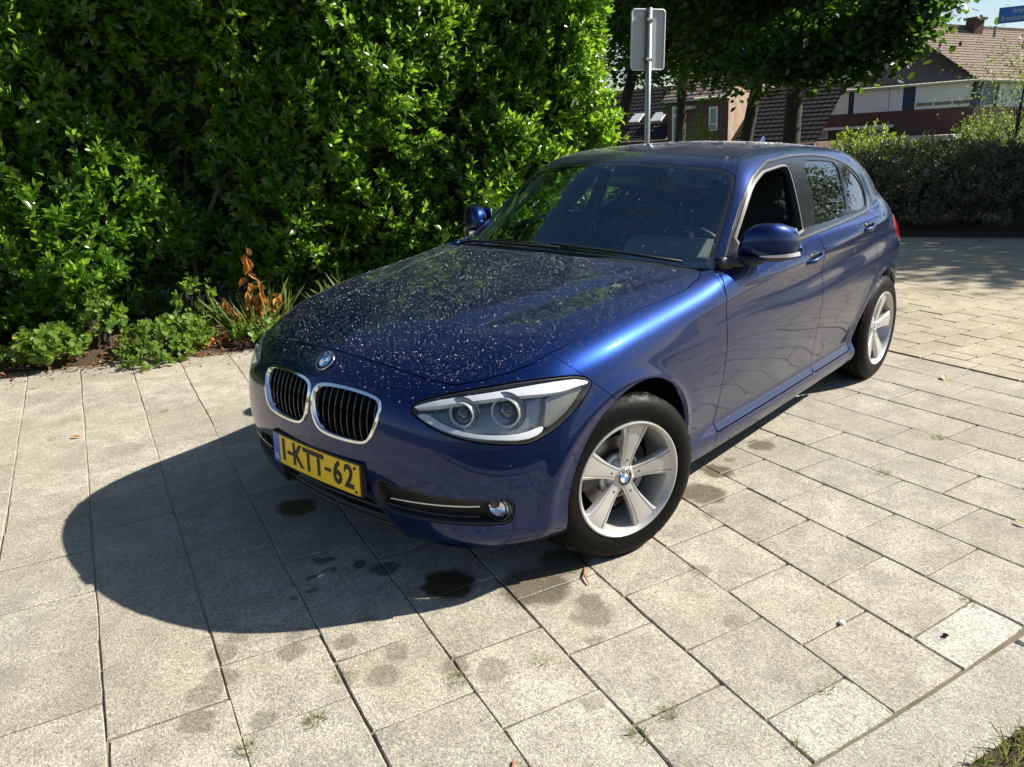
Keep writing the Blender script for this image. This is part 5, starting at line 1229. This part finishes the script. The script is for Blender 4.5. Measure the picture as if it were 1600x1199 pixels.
# ---------------- door mirrors
def door_mirror(s):
    """housing lofted along y"""
    secs=[(.800,.880,1.012,.018,.022),(.812,.890,1.030,.040,.050),(.84,.900,1.041,.056,.072),(.88,.915,1.045,.064,.084),(.92,.935,1.044,.066,.086),(.955,.962,1.040,.062,.078),(.98,.995,1.031,.052,.062),(.993,1.022,1.020,.036,.042),(.999,1.04,1.01,.010,.012)]
    ys=np.array([a[0] for a in secs]);f=[pchip(ys,[a[k] for a in secs]) for k in range(1,5)];V=[];F=[];n=40;yy=np.r_[np.linspace(.800,.83,8),np.linspace(.838,.975,16),np.linspace(.980,.999,8)]
    for y in yy:
        cx,cz,rx,rz=[float(g(y)) for g in f]
        for k in range(n):
            a=2*math.pi*k/n;c,sn=math.cos(a),math.sin(a);e=2/2.6
            px=rx*math.copysign(abs(c)**e,c);pz=rz*math.copysign(abs(sn)**e,sn)
            if pz<0:pz*=.86
            V.append((-cx+px+.02*0,y,cz+pz))
    m=len(yy)
    for i in range(m-1):
        for k in range(n):F.append((i*n+k,i*n+(k+1)%n,(i+1)*n+(k+1)%n,(i+1)*n+k))
    F+=[tuple(range(n)),tuple((m-1)*n+k for k in range(n))[::-1]]
    V=np.array(V);V[:,1]*=s
    # cut into painted upper cap and black lower case
    up=[q for q in F if np.mean([V[i,2] for i in q])>.990];lowf=[q for q in F if q not in set(up)]
    mo=mk('door_mirror',V,up if s<0 else [q for q in up],PAINT,fdoor[0] if s>0 else fdoor[1],smooth=True)
    if s<0: mo.data.flip_normals()
    mk('mirror_case',V,lowf,BLACKP,mo,smooth=True)
    mb=MB();rbox(mb,(-.815,.800*s,.972),(.085,.030,.020),Rz(-.45*s),2.6);rbox(mb,(-.88,.85*s,.980),(.055,.06,.022),Rz(-.7*s),2.6);rbox(mb,(-.775,.790*s,.975),(.045,.018,.030),Rz(-.25*s),3);mb.build('mirror_arm',BLACKP,mo,smooth=True)
    # indicator strip
    V=[];F=[];
    yy=np.linspace(.895,.9985,18)
    for y in yy:
        cx,cz,rx,rz=[float(g(y)) for g in f]
        wv=(y-.895)/.103
        for zt in(1.003+.004*wv,.997-.008*wv):
            aa=abs((zt-cz)/(rz*.86));V.append((-cx+rx*max(0,1-min(aa,1)**2.6)**(1/2.6)+.002,(y+.0008)*s,zt))
    for j in range(17):
        q=(j*2,j*2+1,j*2+3,j*2+2);F.append(q if s<0 else q[::-1])
    mk('indicator',V,F,CLEARP,mo,smooth=True)
    mb=MB();rbox(mb,(-1.012,.905*s,1.045),(.006,.080,.062),Rz(.25*s),6);mb.build('mirror_glass',CHROME,mo,smooth=True)
door_mirror(1);door_mirror(-1)
for o in car.children_recursive:
    if o.name.startswith('door_mirror') and o.parent==fdoor[1]: o.location=(-.10,.016,-.004)
# ---------------- door handles
def ysurf(x,z):
    lo,hi=.5,1.0
    for _ in range(24):
        m=(lo+hi)/2
        if Gxyz(np.array([x]),np.array([m]),np.array([z]))[0]>0:hi=m
        else:lo=m
    return lo
for di,(x0,x1,z0,z1) in enumerate(((-1.455,-1.655,.884,.906),(-2.275,-2.455,.944,.962))):
    for s in(1,-1):
        pts=[];xs=np.linspace(x0,x1,13);V=[];F=[];n=10
        for i,x in enumerate(xs):
            w=i/12;z=z0+(z1-z0)*w;y=ysurf(x,z);lift=.030*math.sin(math.pi*min(1,max(0,(w*1.1-.05))))**.5;rr=.0115*(.75+.25*math.sin(math.pi*w))
            for k in range(n):
                a=2*math.pi*k/n;V.append((x,(y+lift-.006+.008*math.cos(a))*s,z+rr*1.15*math.sin(a)))
        for i in range(12):
            for k in range(n):
                q=(i*n+k,i*n+(k+1)%n,(i+1)*n+(k+1)%n,(i+1)*n+k);F.append(q if s>0 else q[::-1])
        F+=[tuple(range(n))[::-1] if s>0 else tuple(range(n)),tuple(12*n+k for k in range(n))]
        dr=(fdoor if di==0 else rdoor)[0 if s>0 else 1];h=mk('door_handle',V,F,PAINT,dr,smooth=True)
        xm,zm=(x0+x1)/2-.0,(z0+z1)/2;ym=ysurf(xm,zm);mb=MB();rbox(mb,(xm+.01,(ym-.006)*s,zm+.004),(.055,.0085,.026),None,2.4,8);mb.build('handle_cup',BLACKG,h,smooth=True)
# ---------------- wipers, aerial
for pts in([(-.640,-.62),(-.632,-.50),(-.604,-.20),(-.610,.05)],[(-.640,-.02),(-.640,.15),(-.672,.40),(-.722,.62)]):
    pp=[]
    for x,y in pts:
        t_,sd_=nearest(np.array([x]),np.array([y]));lo,hi=.7,1.3
        for _ in range(22):
            m=(lo+hi)/2
            if G(t_,sd_,np.array([x]),np.array([y]),np.array([m]))[0]>0:hi=m
            else:lo=m
        pp.append(np.array([x+.004,y,lo+.012]))
    mb=MB();mb.tube(pp,[.005,.007,.006,.004],6);w=mb.build('wiper',BLACKP,car,smooth=True)
    mb=MB();mb.tube([p-np.array([.006,0,.006]) for p in pp],.0035,5);mb.build('wiper_blade',BLACKP,w)
V=[];F=[];zr=float(_rz(np.array([-2.80])))
sec=[(-2.66,.002,.030,.004),(-2.70,.012,.030,.012),(-2.75,.034,.024,.014),(-2.79,.054,.014,.012),(-2.815,.058,.009,.008),(-2.822,.02,.012,.01),(-2.824,.0,.014,.01)]
for x,h,hw,_h in sec:
    zb=float(_rz(np.array([x])))-.006
    for k in range(9):
        a=math.pi*k/8;V.append((x,hw*math.cos(a),zb+ (h+.006)*math.sin(a)**.8))
for i in range(len(sec)-1):
    for k in range(8):F.append((i*9+k,i*9+k+1,(i+1)*9+k+1,(i+1)*9+k))
mk('aerial_fin',V,F,PAINT,car,smooth=True)
# ---------------- wheels
def make_wheel(parent_name='wheel'):
    w=bpy.data.objects.new('wheel',None);link(w,car)
    # tyre: axis +Y = outer side
    hw=.1025;prof=[(.205,hw-.022),(.214,hw-.008),(.227,hw-.001),(.245,hw+.004),(.268,hw+.004),(.288,hw-.003),(.302,hw-.013),(.3095,hw-.022)]
    tr=[];nA=240
    ly=np.linspace(hw-.024,-(hw-.024),25)
    inner=[(r,-h) for r,h in prof[::-1]]
    V=[];F=[];prn=len(prof)+len(ly)+len(inner)
    for k in range(nA):
        a=2*math.pi*k/nA
        rows=list(prof)
        for i,y in enumerate(ly):
            u=abs(y)/hw;r=.3165-.004*u**4
            groove=(i in(6,12,18)) or (i in(5,7,17,19) and False)
            ph=(k+int(2.2*abs(i-12)))%6
            if groove:r-=.0075
            elif ph==0 and abs(i-12)>1: r-=.006
            rows.append((r,y))
        rows+=inner
        for r,y in rows:V.append((r*math.cos(a),y,r*math.sin(a)))
    for k in range(nA):
        k2=(k+1)%nA
        for i in range(prn-1):F.append((k*prn+i,k2*prn+i,k2*prn+i+1,k*prn+i+1))
    t=mk('tyre',V,F,TYRE,w);t.data.polygons.foreach_set('use_smooth',np.ones(len(t.data.polygons),bool));t.data.set_sharp_from_angle(angle=math.radians(38))
    # barrel
    mb=MB();mb.lathe([(.2235,hw-.004),(.222,hw+.0015),(.217,hw+.003),(.210,hw-.004),(.203,hw-.012),(.199,hw-.035),(.190,hw-.055),(.186,-.02),(.186,-hw+.01),(.21,-hw)],72)
    rim=mb.build('rim',ALU,w,angle=50)
    # disc face with five double-edged spokes
    def spoke(a0):
        # stations along radius: r, half width, face height (y), centre channel depth
        st=[(.036,.024,.068,.0),(.055,.0250,.070,.0005),(.080,.0270,.0735,.001),(.105,.0310,.078,.0016),(.130,.0365,.083,.002),(.155,.0425,.0875,.002),(.178,.0490,.0905,.0015),(.196,.056,.0918,.0008),(.2075,.068,.0912,0)]
        V=[];F=[];prof_=[(-1.0,-.024),(-1.0,-.006),(-.95,-.0015),(-.90,0),(-.74,0),(-.70,-.0035),(-.66,-.0040),(-.62,-.0005),(0,.0012),(.62,-.0005),(.66,-.0040),(.70,-.0035),(.74,0),(.90,0),(.95,-.0015),(1.0,-.006),(1.0,-.024)]
        m=len(prof_)
        for r,h_,y,ch in st:
            for u_,d_ in prof_:
                V.append((r,y+d_*(1 if abs(u_)<.98 else 1.0),u_*h_))
        for i in range(len(st)-1):
            for k in range(m-1):F.append((i*m+k,i*m+k+1,(i+1)*m+k+1,(i+1)*m+k))
        V=np.array(V);c,s=math.cos(a0),math.sin(a0);x=V[:,0]*c-V[:,2]*s;z=V[:,0]*s+V[:,2]*c;V[:,0]=x;V[:,2]=z
        # keep outer end on the barrel circle
        r_=np.hypot(V[:,0],V[:,2]);k=r_>.2105;V[k,0]*=.2105/r_[k];V[k,2]*=.2105/r_[k]
        return V,F
    for k in range(5):
        V,F=spoke(math.radians(180-(8+72*k)));o=mk('spoke',V,F,ALU,rim);o.data.flip_normals() if False else None
        o.data.polygons.foreach_set('use_smooth',np.ones(len(o.data.polygons),bool));o.data.set_sharp_from_angle(angle=math.radians(45))
    mb=MB();mb.lathe([(.088,.030),(.088,.044),(.078,.050),(.060,.052),(.050,.062),(.042,.069),(.034,.071),(.032,.064)],60);mb.build('hub_face',ALU,rim,angle=40)
    for k in range(5):
        a=math.radians(180-(8+36+72*k));cx,cz=.060*math.cos(a),.060*math.sin(a)
        mb=MB();mb.lathe([(.0165,.0525),(.0165,.0545),(.0135,.0545),(.0125,.040),(.0,.040)],18,(np.eye(3),(cx,0,cz)));bo=mb.build('bolt_hole',BLACKG,rim,angle=40)
        mb=MB();mb.lathe([(.0095,.040),(.0095,.050),(.007,.053),(0,.053)],6,(np.eye(3),(cx,0,cz)));mb.build('wheel_bolt',STEEL,rim)
        a=math.radians(180-(8+72*k)+(14 if k%2 else -10)*0);mb=MB();mb.lathe([(.0042,.0738),(0,.0739)],10,(np.eye(3),(.066*math.cos(a),0,.066*math.sin(a))));mb.build('spoke_pip',BLACKG,rim)
    b=roundel(w,(0,.0695,0),(0,1,0),(0,0,1),.0325);b.name='centre_cap'
    mb=MB();mb.lathe([(.142,.012),(.142,-.006),(.075,-.006),(.075,.035),(.02,.035)],48);dsk=mb.build('brake_disc',STEEL,w,angle=40);mb=MB();mb.lathe([(.142,.0122),(.078,.0122)],48);mb.build('disc_face',STEEL,dsk)
    mb=MB();rbox(mb,(.118,.005,.03),(.045,.030,.075),None,4);mb.build('brake_caliper',simple('cast_iron',(.12,.10,.09),.7,.3) if 'cast_iron' not in bpy.data.materials else bpy.data.materials['cast_iron'],w,smooth=True)
    mb=MB();mb.lathe([(.183,-.03),(.02,-.032)],32);mb.build('dust_shield',UNDER,w)
    return w
def copy_tree(o,parent=None):
    c=o.copy();C.objects.link(c);c.parent=parent
    for ch in list(o.children): copy_tree(ch,c)
    return c
wh=make_wheel()
for ch in list(wh.children):
    if ch.name.startswith('centre_cap'): pass
STEER=math.radians(19)
def place(w,x,y,steer,flip):
    w.location=(x,y,.3135);w.rotation_mode='XYZ';w.rotation_euler=(0,0,-steer+(math.pi if flip else 0))
fl=wh;fr=copy_tree(wh,car);rl=copy_tree(wh,car);rr=copy_tree(wh,car)
place(fl,0.0,.770,STEER,False);place(fr,0,-.770,STEER,True);place(rl,-2.69,.782,0,False);place(rr,-2.69,-.782,0,True)
# spin the left wheels so the spokes match
# ---------------- raindrops on every upward-facing panel
def drops():
    V=[];F=[];cnt=0;rg=np.random.default_rng(5)
    src=[(bon,2.7,1,0,True),(wsin,.40,1,-.002,True),(wsedge,1.2,1,-.002,True),(roof,2.3,1,0,True),(fend,1.0,1,0,False),(M,1.5,1,0,False),(bump_f,.9,1,0,True),(hatch,1.5,1,0,True),(dfr,.42,1,0,False),(drr,.42,1,0,False),(wr,2.2,0,-.006,False),(wq,2.6,0,-.006,False),(lensM,.7,1,0,False),(trim,2.0,1,.0035,False)]
    allV=[];allF=[];base=0
    ring=6
    a=np.arange(ring)*2*np.pi/ring;tv=[(math.cos(k),math.sin(k),0) for k in a]+[(.72*math.cos(k+.5),.72*math.sin(k+.5),.42) for k in a]+[(0,0,.62)];tv=np.array(tv)
    tf=[(i,(i+1)%ring,ring+i) for i in range(ring)]+[((i+1)%ring,ring+(i+1)%ring,ring+i) for i in range(ring)]+[(ring+i,ring+(i+1)%ring,2*ring) for i in range(ring)];tf=np.array(tf)
    tn=tv.copy();tn[:,2]+=.25;tn/=np.linalg.norm(tn,axis=1)[:,None]
    Vs=[];Fs=[];Ns=[]
    for Mx,dens,updep,sh,right in src:
        P,F=Mx
        if len(F)==0:continue
        A=P[F[:,0],:3];B=P[F[:,1],:3];Cc=P[F[:,2],:3];ar=np.linalg.norm(np.cross(B-A,Cc-A),axis=1)/2
        nz=P[F[:,0],5];wgt=ar*(np.clip((nz-.12)*1.6,0.02,1) if updep else 1.0);N=int(wgt.sum()*dens*6600)
        if N<1:continue
        idx=rg.choice(len(F),N,p=wgt/wgt.sum());u=rg.random(N);v=rg.random(N);k=u+v>1;u[k]=1-u[k];v[k]=1-v[k]
        p=A[idx]+(B-A)[idx]*u[:,None]+(Cc-A)[idx]*v[:,None];n=P[F[idx,0],3:6];n=n/np.linalg.norm(n,axis=1)[:,None];p=p+n*sh
        r=np.clip(rg.lognormal(math.log(.00070),.52,N),.0003,.0028)
        sides=(1,-1)
        for s in sides:
            if s<0:
                if right: kk=rg.random(N)<.75
                else: kk=rg.random(N)<.12
                kk=np.where(kk)[0]
            else: kk=np.arange(N)
            pp=p[kk]*[1,s,1];nn=n[kk]*[1,s,1];R_=r[kk][:,None,None]
            tx=np.cross(nn,[.3,.2,1.]);tx/=np.linalg.norm(tx,axis=1)[:,None];ty=np.cross(nn,tx)
            st=1+.5*rg.random(len(kk))[:,None,None]
            L=pp[:,None,:]+R_*(tv[None,:,0:1]*tx[:,None]+tv[None,:,1:2]*ty[:,None]*st+tv[None,:,2:3]*nn[:,None]*1.1)
            Nn=tn[None,:,0:1]*tx[:,None]+tn[None,:,1:2]*ty[:,None]+tn[None,:,2:3]*nn[:,None]
            m=len(kk);Vs.append(L.reshape(-1,3));Ns.append(Nn.reshape(-1,3));Fs.append((tf[None]+(np.arange(m)*len(tv))[:,None,None]+base).reshape(-1,3));base+=m*len(tv)
    Vs=np.vstack(Vs);Ns=np.vstack(Ns);Fs=np.vstack(Fs);print('drops',len(Fs)//18)
    mk('raindrops',Vs,Fs,DROP,car,nrm=Ns,stuff=True)
drops()
# ================================================================== SMALL THINGS ON THE GROUND
def gz(x,y):
    return 0.0 if soil_d(x,y)>0 else min(.08,.02+.06*(-soil_d(x,y)))
WEED=leaf_mat('weed_leaf',(.08,.15,.02),(.15,.24,.04),(.34,.50,.06),.5,.35,.35);GRASSM=leaf_mat('grass_blade',(.08,.13,.025),(.17,.21,.06),(.30,.38,.08),.55,.35,.3)
DEAD=leaf_mat('dead_brown_leaf',(.42,.15,.028),(.60,.27,.06),(.60,.25,.05),.55,.28,.3)
LITTER=leaf_mat('leaf_litter',(.10,.045,.022),(.22,.12,.06),(.2,.1,.05),.8,.15,.2)
T_BLADE=(np.array([(0,.03,0),(0,-.03,0),(.45,.025,.02),(.45,-.025,.02),(.8,.012,-.03),(1,0,-.12)]),np.array([(0,1,3),(0,3,2),(2,3,4),(3,5,4)]))
def tuft(name,label,cat,x,y,n,h,r,seed,mat=GRASSM,group=None,z=0):
    rg=np.random.default_rng(seed);t=thing(name,label,cat,(x,y,z),0,group);a=rg.random(n)*6.28;rr=r*np.sqrt(rg.random(n));c=np.stack([rr*np.cos(a),rr*np.sin(a),0*a-.004],-1)
    ax=unit(np.stack([np.cos(a)*.7,np.sin(a)*.7,.5+rg.random(n)],-1)+rg.normal(size=(n,3))*.2);leaf_obj('blades',(c,ax,rv(n,rg),h*(.5+.6*rg.random(n))),T_BLADE,mat,t,rg);return t
_jw=[((.921,.860),26,'grass tuft in the slab joint straight below the car shadow'),((1.289,.680),34,'grass tuft in the joint near the bottom, left of centre'),((1.47,.625),26,'leftmost grass tuft at the bottom edge'),((.65,1.404),26,'grass tuft right of the bottom centre'),((.772,1.386),26,'grass tuft near the bottom edge left of the pale half slab'),((.554,1.72),22,'grass at the lower left corner of the nearest pale half slab'),((.285,1.69),14,'small grass at the upper corner of the nearest pale half slab'),((-1.875,1.443),26,'grass tuft in the joint at right, farther one'),((-1.288,1.365),20,'grass tuft in the joint at right, nearer the wheel'),((-.421,1.903),14,'grass at the farther pale half slab'),((1.13,.585),12,'tiny grass sprout left of the joint tufts'),((.70,1.0),10,'tiny sprout between slabs below the front tyre'),((.94,-2.2),12,'sprout in the slabs at the left edge'),((.35,-2.15),14,'sprout in the slabs left of the front bumper')]
for i,((x,y),n,lab) in enumerate(_jw): tuft('grass_tuft',lab,'weed',x,y,int(n*2.6),.030,.022,100+i,group='grass growing in the paving joints')
# plants along the foot of the hedge
def at_h(s,q): p=HP+HE*s+HM*q;return float(p[0]),float(p[1])
def weedplant(label,s,q,h,r,n,seed,leaf=.045,mat=WEED,tpl=T_LOBED,group='weeds along the foot of the hedge',name='weed',cat='weed'):
    x,y=at_h(s,q);return shrub(name,label,x,y,h,r,n,seed,mat,leaf,cat,group,tpl,5,.07,gz(x,y))
weedplant('largest leafy green weed at the hedge foot, left of the dead branch',1.12,-.18,.17,.28,150,200)
weedplant('leafy weed close under the brown dead leaves',1.72,-.14,.12,.16,60,201)
weedplant('low weed spilling onto the slabs, right of the largest weed gap',1.02,.02,.10,.24,90,202,.035)
weedplant('round-leaved weed left of the bare red-brown patch',.30,-.14,.19,.18,90,203,.06)
weedplant('straggly weed at the left edge with yellow flowers around it',-.22,-.08,.20,.24,100,204,.035)
weedplant('tall thin weed against the dark hedge above the bare patch',.62,-.42,.40,.14,40,205,.05)
weedplant('upright weed with pale leaves above the largest weed',1.30,-.52,.40,.12,30,206,.05)
weedplant('sprawling weed at the far left bottom of the hedge',-.62,-.15,.2,.3,100,207,.05)
x,y=at_h(1.98,-.12);tuft('grass_tuft','soft green grass clump between dead leaves and front bumper','grass',x,y,420,.20,.22,300,z=.01)
x,y=at_h(2.3,-.2);tuft('grass_tuft','grass clump hidden mostly behind the front of the car','grass',x,y,300,.20,.22,301,z=.01)
x,y=at_h(1.75,-.45);tuft('grass_tuft','pale long grass stems rising behind the dead leaves','grass',x,y,90,.45,.22,302,z=.02)
x,y=at_h(2.6,-.35);tuft('grass_tuft','tall pale grass stems above the bonnet edge','grass',x,y,80,.5,.25,303,z=.02)
# yellow flowers
YF=simple('yellow_petal',(.75,.50,.01),.6)
for i,(s,q,h,lab) in enumerate(((-.05,-.22,.33,'highest yellow flower at the left edge'),(.12,-.10,.24,'yellow flower right of the others'),(-.12,-.05,.20,'yellow flower low at the left edge'),(-.02,.03,.12,'lowest yellow flower by the slabs'),(-.2,-.12,.27,'yellow flower at the extreme left'))):
    x,y=at_h(s,q);f=thing('yellow_flower',lab,'flower',(x,y,0),0,'yellow flowers at the left end of the hedge foot');mb=MB();mb.tube([(0,0,0),(.01,.01,h*.5),(.0,.02,h)],.002,4);mb.build('stem',WEED,f);mb=MB()
    for k in range(10):
        a=k*.628;mb.add([(0,.02,h),(.014*math.cos(a-.25),.02+.014*math.sin(a-.25),h+.004),(.020*math.cos(a),.02+.020*math.sin(a),h+.002),(.014*math.cos(a+.25),.02+.014*math.sin(a+.25),h+.004)],[(0,1,2,3)])
    mb.build('petals',YF,f)
# dead branch with hanging brown leaves
x,y=at_h(1.68,-.34);db=thing('dead_branch','upright dead laurel branch with curled orange-brown leaves','branch',(x,y,.02));rg=np.random.default_rng(77)
mb=MB();stems=[[(0,0,0),(.02,.01,.3),(.05,.02,.72)],[(.02,0,.05),(-.10,.06,.22),(-.17,.09,.34)],[(.03,0,.05),(.17,-.07,.18),(.27,-.12,.30)],[(0,0,.05),(.08,.02,.2),(.12,.05,.38)],[(0,0,.02),(-.2,.16,.08),(-.38,.28,.10)]]
for s in stems: 
    q=[np.array([a,b,c]) for a,b,c in s];q=[np.array([p[0]*HE[0]*1.0,p[0]*HE[1]*1.0,p[2]])+np.array([HM[0]*p[1],HM[1]*p[1],0]) for p in q];mb.tube(q,[.008,.006,.003],6)
mb.build('twigs',BARK,db,stuff=True)
T,Ft=T_LAUREL;Tc=T.copy();Tc[:,2]-=.28*Tc[:,0]**2;Tc[:,1]*=1.15;Tc[:,2]+=.9*np.abs(Tc[:,1]);me=mesh('leaf',Tc,Ft,smooth=True,attrs={'shade':np.linspace(.2,.8,len(T))});me.materials.append(DEAD)
for i in range(74):
    s=stems[rg.choice([0,0,1,2,2,3,3,4])];f=.25+.75*rg.random();k=min(1,int(f*2));ff=f*2-k;p=np.array(s[k])*(1-ff)+np.array(s[k+1])*ff
    c=np.array([p[0]*HE[0],p[0]*HE[1],p[2]])+np.array([HM[0]*p[1],HM[1]*p[1],0]);ax=unit(rg.normal(size=3)*.45+[0,0,-.8]+[HM[0]*.45,HM[1]*.45,0]);up=unit(rg.normal(size=3)*.6+[HM[0],HM[1],.3]);yv=unit(np.cross(up,ax));zz=np.cross(ax,yv)
    o=bpy.data.objects.new('leaf',me);link(o,db);o.matrix_local=Matrix(((ax[0],yv[0],zz[0],c[0]),(ax[1],yv[1],zz[1],c[1]),(ax[2],yv[2],zz[2],c[2]),(0,0,0,1)))@Matrix.Scale(.075+.045*rg.random(),4)
# leaf litter (uncountable)
rg=np.random.default_rng(8);n=5200;s=-3+8.5*rg.random(n);q=.10-1.1*rg.random(n)**1.2+.0*s;P=np.stack([HP[0]+HE[0]*s+HM[0]*q,HP[1]+HE[1]*s+HM[1]*q,0*s],-1);P[:,2]=np.where(q>0,.006,.026+.05*np.clip(-q,0,1.2))+.012*rg.random(n)
o=leaf_obj('leaf_litter',(P,unit(rg.normal(size=(n,3))*[1,1,.25]),unit(rg.normal(size=(n,3))*.35+[0,0,1]),.025+.06*rg.random(n)**2),T_LAUREL,LITTER,None,rg)
# thin bits of dry debris scattered by the edge
n=700;s=-1.5+5*rg.random(n);q=.45*rg.random(n)**2.2;P=np.stack([HP[0]+HE[0]*s+HM[0]*q,HP[1]+HE[1]*s+HM[1]*q,.004+0*s],-1);leaf_obj('plant_debris',(P,unit(rg.normal(size=(n,3))*[1,1,.05]),unit(rg.normal(size=(n,3))*.2+[0,0,1]),.01+.03*rg.random(n)),T_SMALL,LITTER,None,rg,wid=.6)
# lawn at the lower right corner
rg=np.random.default_rng(9);n=26000;a=-3+7*rg.random(n);b=.215+1.5*rg.random(n)**1.3;P=np.stack([kc[0]+kd[0]*a+kn[0]*b,kc[1]+kd[1]*a+kn[1]*b,0*a+.004],-1);ax=unit(np.stack([rg.normal(size=n)*.5,rg.normal(size=n)*.5,np.ones(n)],-1))
leaf_obj('lawn_grass',(P,ax,rv(n,rg),.03+.045*rg.random(n)),T_BLADE,GRASSM,None,rg)
for i in range(3):
    a=-.9+1.5*rg.random();b=.25+.25*rg.random();p=kc+kd*a+kn*b;shrub('clover',['clover patch at the corner of the lawn','clover clump at the lawn edge beside the kerb','broad-leaved clover tuft between the other two in the lawn corner'][i],float(p[0]),float(p[1]),.05,.06,30,400+i,WEED,.022,'clover','clover in the lawn corner',T_LOBED,3,.03,.01) if i<3 else None
# single bits and pieces
def flat_leaf(name,label,cat,x,y,rz,size,mat,z=.006,curl=.25):
    T,Ft=T_LAUREL;V=T.copy();V[:,0]-=.5;V[:,2]+=curl*V[:,0]**2+.5*np.abs(V[:,1]);V*=size;c,s=math.cos(rz),math.sin(rz);V=np.stack([V[:,0]*c-V[:,1]*s,V[:,0]*s+V[:,1]*c,V[:,2]+.002],-1)
    o=mk(name,V,Ft,mat,attrs={'shade':np.full(len(V),.6)},smooth=True);o.location=(x,y,z);return tag(o,label,cat)
PALE=leaf_mat('pale_dry_leaf',(.60,.52,.25),(.72,.64,.36),(.6,.5,.2),.6,.2,.3)
flat_leaf('dry_leaf','pale yellow dry leaf on the slabs behind the rear wheel','leaf',-2.90,1.22,.4,.085,PALE)
flat_leaf('dry_leaf','whitish scrap of leaf on the paving at the right edge','leaf',-1.12,1.93,1.2,.055,PALE)
flat_leaf('dry_leaf','curled brown leaf lying on the lawn corner','leaf',.12,2.17,.4,.06,DEAD,.03)
flat_leaf('dry_leaf','brown dry leaf standing on the slabs at the far left','leaf',.86,-2.12,2.2,.06,DEAD)
flat_leaf('dry_leaf','yellow leaf on the edge of the bare patch below the hedge','leaf',.17,-3.50,1.0,.07,PALE,.02)
flat_leaf('dry_leaf','large beige fallen leaf beside the low weeds','leaf',-.33,-3.22,.3,.12,PALE,.015)
mb=MB();mb.tube([(0,0,.004),(.045,.03,.010),(.08,.075,.005)],[.003,.004,.002],6);o=mb.build('twig',simple('orange_brown_twig',(.32,.13,.05),.7));o.location=(.20,.79,0);tag(o,'short orange-brown twig on the slab by the front tyre','twig')
mb=MB();mb.tube([(0,0,.004),(.03,.02,.006),(.07,.01,.005)],[.003,.003,.002],6);o=mb.build('twig',bpy.data.materials['orange_brown_twig']);o.location=(1.05,1.19,0);tag(o,'small reddish twig at the bottom edge of the paving','twig')
mb=MB();rbox(mb,(0,0,.03),(.055,.035,.03),None,2.6,6);o=mb.build('stone',simple('white_stone',(.72,.70,.66),.7,vary=.1),smooth=True);o.location=(-.80,-2.93,0);tag(o,'small white stone at the soil edge by the left of the bonnet','stone')
mb=MB();rbox(mb,(0,0,.02),(.04,.03,.025),None,2.6,6);o=mb.build('stone',simple('tan_stone',(.36,.26,.18),.8,vary=.2),smooth=True);o.location=(-.74,-3.04,0);tag(o,'tan stone lying next to the white one','stone')
mb=MB();rbox(mb,(0,0,.004),(.012,.010,.006),None,2.6,5);o=mb.build('pebble',bpy.data.materials['white_stone'],smooth=True);o.location=(-.05,1.62,0);tag(o,'tiny white pebble in a joint right of centre','pebble')
mb=MB();mb.lathe([(.009,0),(.0085,.0015),(0,.0018)],14,(np.array([[1,0,0],[0,0,1],[0,1,0]]).T,(0,0,.0)));o=mb.build('marker_stud',UNDER);o.location=(-.185,1.888,.0035);tag(o,'small black stud set in the farther pale half slab','stud')
